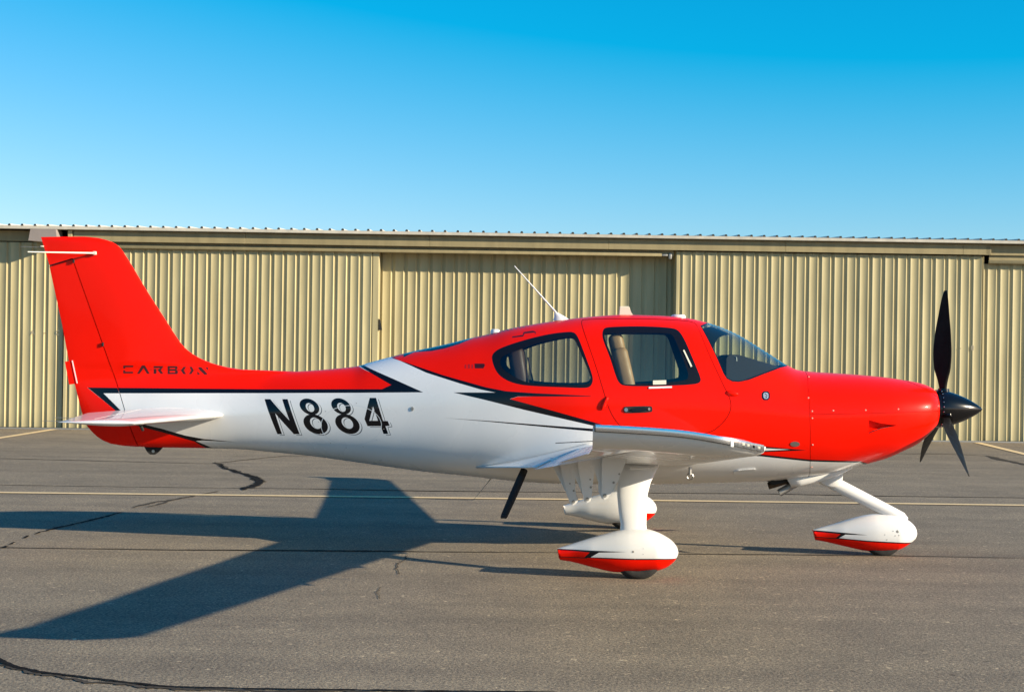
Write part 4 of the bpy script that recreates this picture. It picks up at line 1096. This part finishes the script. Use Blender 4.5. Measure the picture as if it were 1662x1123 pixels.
# ---- propeller
xs0, zs0 = map(float, loc(1524, 663.2, 0)); xs1, _ = map(float, loc(1594.5, 665, 0)); Ls = xs1 - xs0; RS = 0.158
bm = bmesh.new(); add_lathe(bm, [(-0.03, 0.13), (-0.028, RS), (-0.004, RS), (-0.004, 0.12)], (xs0, 0, zs0), 40, 'X'); prop = bm_obj('propeller', bm, 'spinner', plane, sharp=0.7)
bm = bmesh.new(); add_lathe(bm, [(0, RS * 0.99)] + [(Ls * f, RS * (1 - f ** 1.45) ** 0.80) for f in np.linspace(0.03, 0.99, 26)] + [(Ls, 0.0)], (xs0, 0, zs0), 48, 'X'); bm_obj('spinner', bm, 'spinner', prop, sharp=1.2)
for i in range(24):
    a = 2 * math.pi * (i + 0.5) / 24; bm = bmesh.new()
    bmesh.ops.create_icosphere(bm, subdivisions=1, radius=0.0055, matrix=Matrix.Translation((xs0 + 0.006, math.cos(a) * RS * 1.0, zs0 + math.sin(a) * RS * 1.0))); bm_obj('rivet', bm, 'chrome', prop)
RB = 0.985
def blade_mesh():
    bm = bmesh.new(); secs = []
    ch = spline([0.09, 0.16, 0.24, 0.34, 0.48, 0.62, 0.78, 0.92, 0.985], [0.052, 0.060, 0.090, 0.145, 0.166, 0.150, 0.108, 0.066, 0.028])
    be = spline([0.09, 0.30, 0.50, 0.75, 0.985], [64, 57, 50, 44, 38])
    thk = spline([0.09, 0.2, 0.4, 0.985], [0.052, 0.040, 0.018, 0.005])
    swp = spline([0.09, 0.5, 0.8, 0.985], [0, -0.006, 0.006, 0.022])
    for r in np.linspace(0.09, RB, 30):
        c, b, t = float(ch(r)), math.radians(float(be(r))), float(thk(r)); ring = []
        for f, h in naca(1, 1.0, camber=0.0, n=8):
            e = (0.42 - f) * c; o = h * t
            # blade along +z, rotation plane y-z, axis x; leading edge towards -y side
            ring.append((math.sin(b) * e + math.cos(b) * o + float(swp(r)) * 0.3, -math.cos(b) * e + math.sin(b) * o, r))
        secs.append(ring)
    loft(bm, secs); bmesh.ops.recalc_face_normals(bm, faces=bm.faces)
    for f in bm.faces: f.smooth = True
    me = bpy.data.meshes.new('blade'); bm.to_mesh(me); bm.free(); me.materials.append(M['prop']); return me
bmesh_blade = blade_mesh()
XB = 0.035
for k in range(3):
    o = bpy.data.objects.new('blade', bmesh_blade); col.objects.link(o); o.parent = prop
    o.location = (xs0 + XB, 0, zs0); o.rotation_euler = (math.radians(120 * k + 0), 0, 0)
    d = Vector((0, -math.sin(math.radians(120 * k)), math.cos(math.radians(120 * k)))); c0 = Vector((xs0 + XB, 0, zs0))
    bm = bmesh.new(); add_tube(bm, [c0 + d * 0.125, c0 + d * 0.168], [0.052, 0.046], 18); bm_obj('blade_cuff', bm, 'spinner', prop)

# ---- cabin interior
def seat(u, v_top, v_bot, yv, m, tilt):
    x, zt = map(float, loc(u, v_top, yv)); _, zb_ = map(float, loc(u, v_bot, yv)); H = zt - zb_
    R_ = Matrix.Rotation(-tilt, 3, 'Y')
    bm = bmesh.new(); add_box(bm, (x + 0.30, yv, zb_ - 0.18), (0.50, 0.46, 0.14), bevel=0.05, seg=3); st = bm_obj('seat', bm, m, plane, sharp=1.4)
    c = Vector((x + 0.03, yv, zb_ - 0.05))
    bm = bmesh.new(); add_box(bm, c + R_ @ Vector((0, 0, 0.10)), (0.13, 0.40, 0.50), rot=R_, bevel=0.045, seg=3); bm_obj('backrest', bm, m, st, sharp=1.4)
    bm = bmesh.new(); add_box(bm, c + R_ @ Vector((-0.005, 0, 0.37 + (H - 0.35) * 0.5)), (0.12, 0.25, 0.22), rot=R_, bevel=0.045, seg=3); bm_obj('headrest', bm, m, st, sharp=1.4)
    return st
for yv in (-0.27, 0.27):
    seat(1014, 557, 622, yv, 'leather', 0.24)
for yv in (-0.20, 0.22):
    seat(842, 573, 622, yv, 'leather_dark' if yv > 0 else 'leather_brown', 0.16)
# belts and trim by the front seat
bm = bmesh.new(); add_tube(bm, [lp(1018, 592, -0.36), lp(1024, 604, -0.40), lp(1030, 622, -0.42), lp(1034, 640, -0.42)], 0.008, 8); bm_obj('seat_belt', bm, 'leather_dark', plane)
bm = bmesh.new(); add_tube(bm, [lp(857, 580, -0.36), lp(861, 600, -0.38), lp(866, 624, -0.40)], 0.007, 8); bm_obj('seat_belt', bm, 'leather_dark', plane)
# glareshield across the cabin, following the inside of the skin
bm = bmesh.new(); rows = []
prof = [(1176,640),(1176,600),(1177,582),(1180,577.5),(1186,575.5),(1196,575.5),(1212,580),(1230,585.5),(1248,590),(1262,594.5),(1272,600),(1272,640)]
for u, v in prof:
    x, z = map(float, loc(u, v, -0.36)); w = min(0.52, float(Ybody(np.array(x), np.array(z))) - 0.03); w = max(w, 0.05)
    rows.append([bm.verts.new((x, q * w, z)) for q in np.linspace(-1, 1, 9)])
for a, b in zip(rows, rows[1:]):
    for i in range(8): bm.faces.new((a[i], a[i+1], b[i+1], b[i]))
bm.faces.new([r[0] for r in rows]); bm.faces.new([r[-1] for r in rows])
bm_obj('glareshield', bm, 'dash', plane, sharp=0.9)
bm = bmesh.new(); a0 = lp(1186, 577, -0.40); a1 = lp(1196, 617, -0.46)
add_tube(bm, [lp(1189, 577, -0.43), lp(1195, 580, -0.45), lp(1197, 600, -0.48), lp(1195.5, 616, -0.50)], 0.006, 8); bm_obj('panel_edge', bm, 'grey', plane)

# ---- small fittings on the skin
def on_skin(u, v, off=0.0):
    (x, z), = surf([(u, v)]); return Vector((float(x), -float(Ybody(np.array(x), np.array(z))) - off, float(z)))
def patch(name, poly_pix, m, thick, parent, round_it=0):
    p = smooth_poly(poly_pix, round_it) if round_it else np.array(poly_pix, float)
    q = [on_skin(u, v) for u, v in p]
    bm = bmesh.new(); a = [bm.verts.new(v + Vector((0, 0.004, 0))) for v in q]; b = [bm.verts.new(v - Vector((0, thick, 0))) for v in q]; n = len(q)
    bm.faces.new(b)
    for i in range(n): bm.faces.new((a[i], a[(i+1) % n], b[(i+1) % n], b[i]))
    return bm_obj(name, bm, m, parent, smooth=False)
patch('door_handle', [(1012.5,661),(1014,659.6),(1056,658.6),(1058.5,660.5),(1059,666.5),(1057,669),(1015,670.5),(1012,668)], 'rubber', 0.004, near_door, 1)
patch('handle_lever', [(1025,661.8),(1050,661),(1050,667.2),(1025,668.2)], 'black', 0.012, near_door, 1)
patch('handle_lock', ell(1016.2,664.8,3.0,3.2,n=14), 'steel', 0.009, near_door)
patch('handle_button', ell(1053.6,663.6,2.0,2.3,n=12), 'grey', 0.010, near_door)
patch('door_sill_strip', [(1053,627.6),(1090.5,626.6),(1090.5,629.4),(1053,630.6)], 'white', 0.006, near_door)
patch('window_latch', [(1059.8,617.4),(1081.3,616.8),(1081.3,623.6),(1059.8,624.2)], 'ivory', 0.004, near_door)
def blister(name, u, v, size, tilt, m, parent):
    bm = bmesh.new(); bmesh.ops.create_uvsphere(bm, u_segments=20, v_segments=12, radius=1.0, matrix=Matrix.Translation(on_skin(u, v)) @ Matrix.Rotation(tilt, 4, 'Y') @ Matrix.Diagonal((*size, 1)))
    return bm_obj(name, bm, m, parent, sharp=3)
blister('hinge_cover', 1188, 638.5, (0.052, 0.016, 0.022), 0.15, 'red', plane)
blister('door_catch', 981.5, 654.5, (0.020, 0.020, 0.060), 0.42, 'red', plane)
patch('marker_lens', ell(1290.3,720.6,7.6,4.2,n=24), 'steel', 0.004, plane)
patch('static_port', ell(669,663.4,2.6,3.4,n=14), 'grey', 0.004, fus)
patch('belly_vent', [(1190,764),(1223,760.8),(1226.5,762),(1223,765.5),(1217,768.5),(1190.5,770)], 'white', 0.02, plane, 1)
for u, v in ((1312.6,611.8),(1312,645.8),(1318.2,667.3),(1318.4,678.5),(1352.5,666.3),(1405,665.5),(1458,664),(1507,662),(1319,721.5),(1317.5,757.6)):
    q = on_skin(u, v); bm = bmesh.new(); add_lathe(bm, [(-0.0035, 0.0003), (-0.003, 0.0055), (0.003, 0.0078)], q, 12, 'Y'); bm_obj('cowl_screw', bm, 'screwhead', uc if v < 671 else lc)
for k in range(12):
    a = 2 * math.pi * (k + 0.3) / 12; q = on_skin(RINGP[0] + 53.5 * math.cos(a), RINGP[1] + 36.5 * math.sin(a)); bm = bmesh.new()
    add_lathe(bm, [(-0.0015, 0.0003), (-0.001, 0.0032), (0.002, 0.0045)], q, 10, 'Y'); bm_obj('panel_screw', bm, 'grey', fus)
# aerials on the roof
p0 = Vector(lp(912, 518, 0)); p1 = Vector(lp(835, 432, 0))
bm = bmesh.new(); add_tube(bm, [p0 + (p1 - p0) * 0.10, p1], [0.0085, 0.004], 8); wa = bm_obj('whip_antenna', bm, 'white', plane)
bm = bmesh.new(); secs = []
for f, hx2, hy2 in ((0.0, 0.075, 0.030), (0.04, 0.05, 0.022), (0.12, 0.018, 0.012)):
    c = p0 + (p1 - p0) * f + Vector((0, 0, -0.012 if f == 0 else 0)); secs.append([(c.x + hx2 * math.cos(t), hy2 * math.sin(t), c.z) for t in [2 * math.pi * i / 18 for i in range(18)]])
loft(bm, secs); bm_obj('antenna_base', bm, 'white', wa)
bm = bmesh.new(); a = [loc(u, v, 0) for u, v in ((1004,514),(1005.5,497.2),(1021.5,497.2),(1024,509),(1028,510.5),(1027,514))]
add_prism(bm, [tuple(map(float, q)) for q in a], -0.022, 0.022); bmesh.ops.bevel(bm, geom=bm.edges[:], offset=0.006, segments=2, affect='EDGES'); bm_obj('blade_antenna', bm, 'ivory', plane)
for us in ((1089,1113,510.6,518), (796,811.5,534.2,544)):
    bm = bmesh.new(); secs = []
    x0, z0 = map(float, loc(us[0], us[2], 0)); x1, _ = map(float, loc(us[1], us[2], 0)); zb_ = float(loc((us[0]+us[1])/2, us[3], 0)[1]); m = (x0+x1)/2; h = (x1-x0)/2
    zt_ = float(loc((us[0]+us[1])/2, us[2], 0)[1])
    for k, zz_ in ((1.0, zb_), (1.0, zb_ + (zt_-zb_)*0.6), (0.86, zb_ + (zt_-zb_)*0.92), (0.6, zt_)): secs.append([(m + h*k*math.cos(t), 0.035*k*math.sin(t), zz_) for t in [2*math.pi*i/20 for i in range(20)]])
    loft(bm, secs); bm_obj('puck_antenna', bm, 'white', plane)
# boarding step under the wing, with its mount; belly aerial wire; tail tie-down
bm = bmesh.new(); a, b = Vector(lp(846, 774, -0.62)), Vector(lp(818, 838, -0.72))
d = (b - a).normalized(); n_ = Vector((d.z, 0, -d.x))
add_tube(bm, [a + Vector((0.02, 0.1, 0.05)), a, a + (b - a) * 0.5, b], [0.030, 0.032, 0.032, 0.028], 14, flat=0.5); add_box(bm, b, (0.05, 0.10, 0.022), bevel=0.005); bm_obj('boarding_step', bm, 'rubber', plane)
bm = bmesh.new(); add_tube(bm, [lp(797, 776, 0), lp(790, 785, 0), lp(768, 811.5, 0), lp(690, 809, 0)], [0.006, 0.003, 0.0022, 0.0018], 6); bm_obj('belly_antenna', bm, 'grey', plane)
bm = bmesh.new(); a = [loc(u, v, 0) for u, v in ((234,724),(266,724),(258,733),(252,737.5),(244,737.5),(239,733))]
add_prism(bm, [tuple(map(float, q)) for q in a], -0.006, 0.006); td = bm_obj('tail_tie_down', bm, 'rubber', plane, smooth=False)
bm = bmesh.new(); p = lp(249, 732, 0); add_lathe(bm, [(-0.009, 0.0002), (-0.009, 0.013), (0.009, 0.013), (0.009, 0.0002)], p, 14, 'Y'); bm_obj('tie_down_eye', bm, 'steel', td)
bm = bmesh.new(); add_tube(bm, [lp(67, 401.5, 0), lp(33, 400.5, 0)], 0.0022, 6); bm_obj('static_wick', bm, 'grey', rudder)
bm = bmesh.new(); add_box(bm, lp(68.5, 400, 0), (0.03, 0.015, 0.012), bevel=0.004); bm_obj('tail_light', bm, 'ivory', rudder)

# wing root fairings: from the skin down to the wing's upper surface, running aft past the trailing edge
for s_ in (-1, 1):
    bm = bmesh.new(); rows = []
    us = np.linspace(0, 1, 16)
    for t in us:
        u = 772 + (958 - 772) * t; v = 757.5 - 40 * t ** 1.25
        k = on_skin(u, v)
        f = 1.0 - 0.42 * max(0.0, (t - 0.25) / 0.75)
        le, c, z, th_ = wing_geo(0.80)
        hh = dict(up=0)
        sec = naca(c, th_, n=40)[:41]
        h = float(np.interp(f, [q[0] for q in sec[::-1]], [q[1] for q in sec[::-1]]))
        zw = z + h * c + ((CF - f) * 0.028 if f < CF else (CF - f) * 0.24) * c + 0.003
        w = Vector((le - f * c, -0.80, zw))
        if t < 0.25: w = Vector((k.x, k.y, k.z)).lerp(Vector((le - c, -0.80, zw)), (t / 0.25) ** 0.9)
        row = []
        for q in np.linspace(0, 1, 7):
            p = k.lerp(w, q); sag = 0.016 * math.sin(math.pi * q) * min(1, t * 3)
            row.append(bm.verts.new((p.x, s_ * -(p.y + sag * 0.5) , p.z - sag)))
        rows.append(row)
    for a, b in zip(rows, rows[1:]):
        for i in range(6):
            try: bm.faces.new((a[i], a[i+1], b[i+1], b[i]))
            except ValueError: pass
    bmesh.ops.remove_doubles(bm, verts=bm.verts, dist=1e-5)
    o = bm_obj('wing_root_fairing', bm, 'white', plane, sharp=1.4)
    md = o.modifiers.new('solid', 'SOLIDIFY'); md.thickness = 0.012; md.offset = -1
# overhead panel and door strap seen through the glass
bm = bmesh.new(); a = [loc(u, v, 0) for u, v in ((1136,534),(1152,530.5),(1168,536.5),(1182,543.5),(1172,545),(1163,549),(1158,557),(1155,566),(1148,560))]
add_prism(bm, [tuple(map(float, q)) for q in a], -0.16, 0.16); bm_obj('overhead_panel', bm, 'visor', plane, smooth=False)
patch('door_strap', [(1108.5,568.5),(1110.5,567.5),(1123.5,594.5),(1121,595.5)], 'ivory', 0.010, near_door)
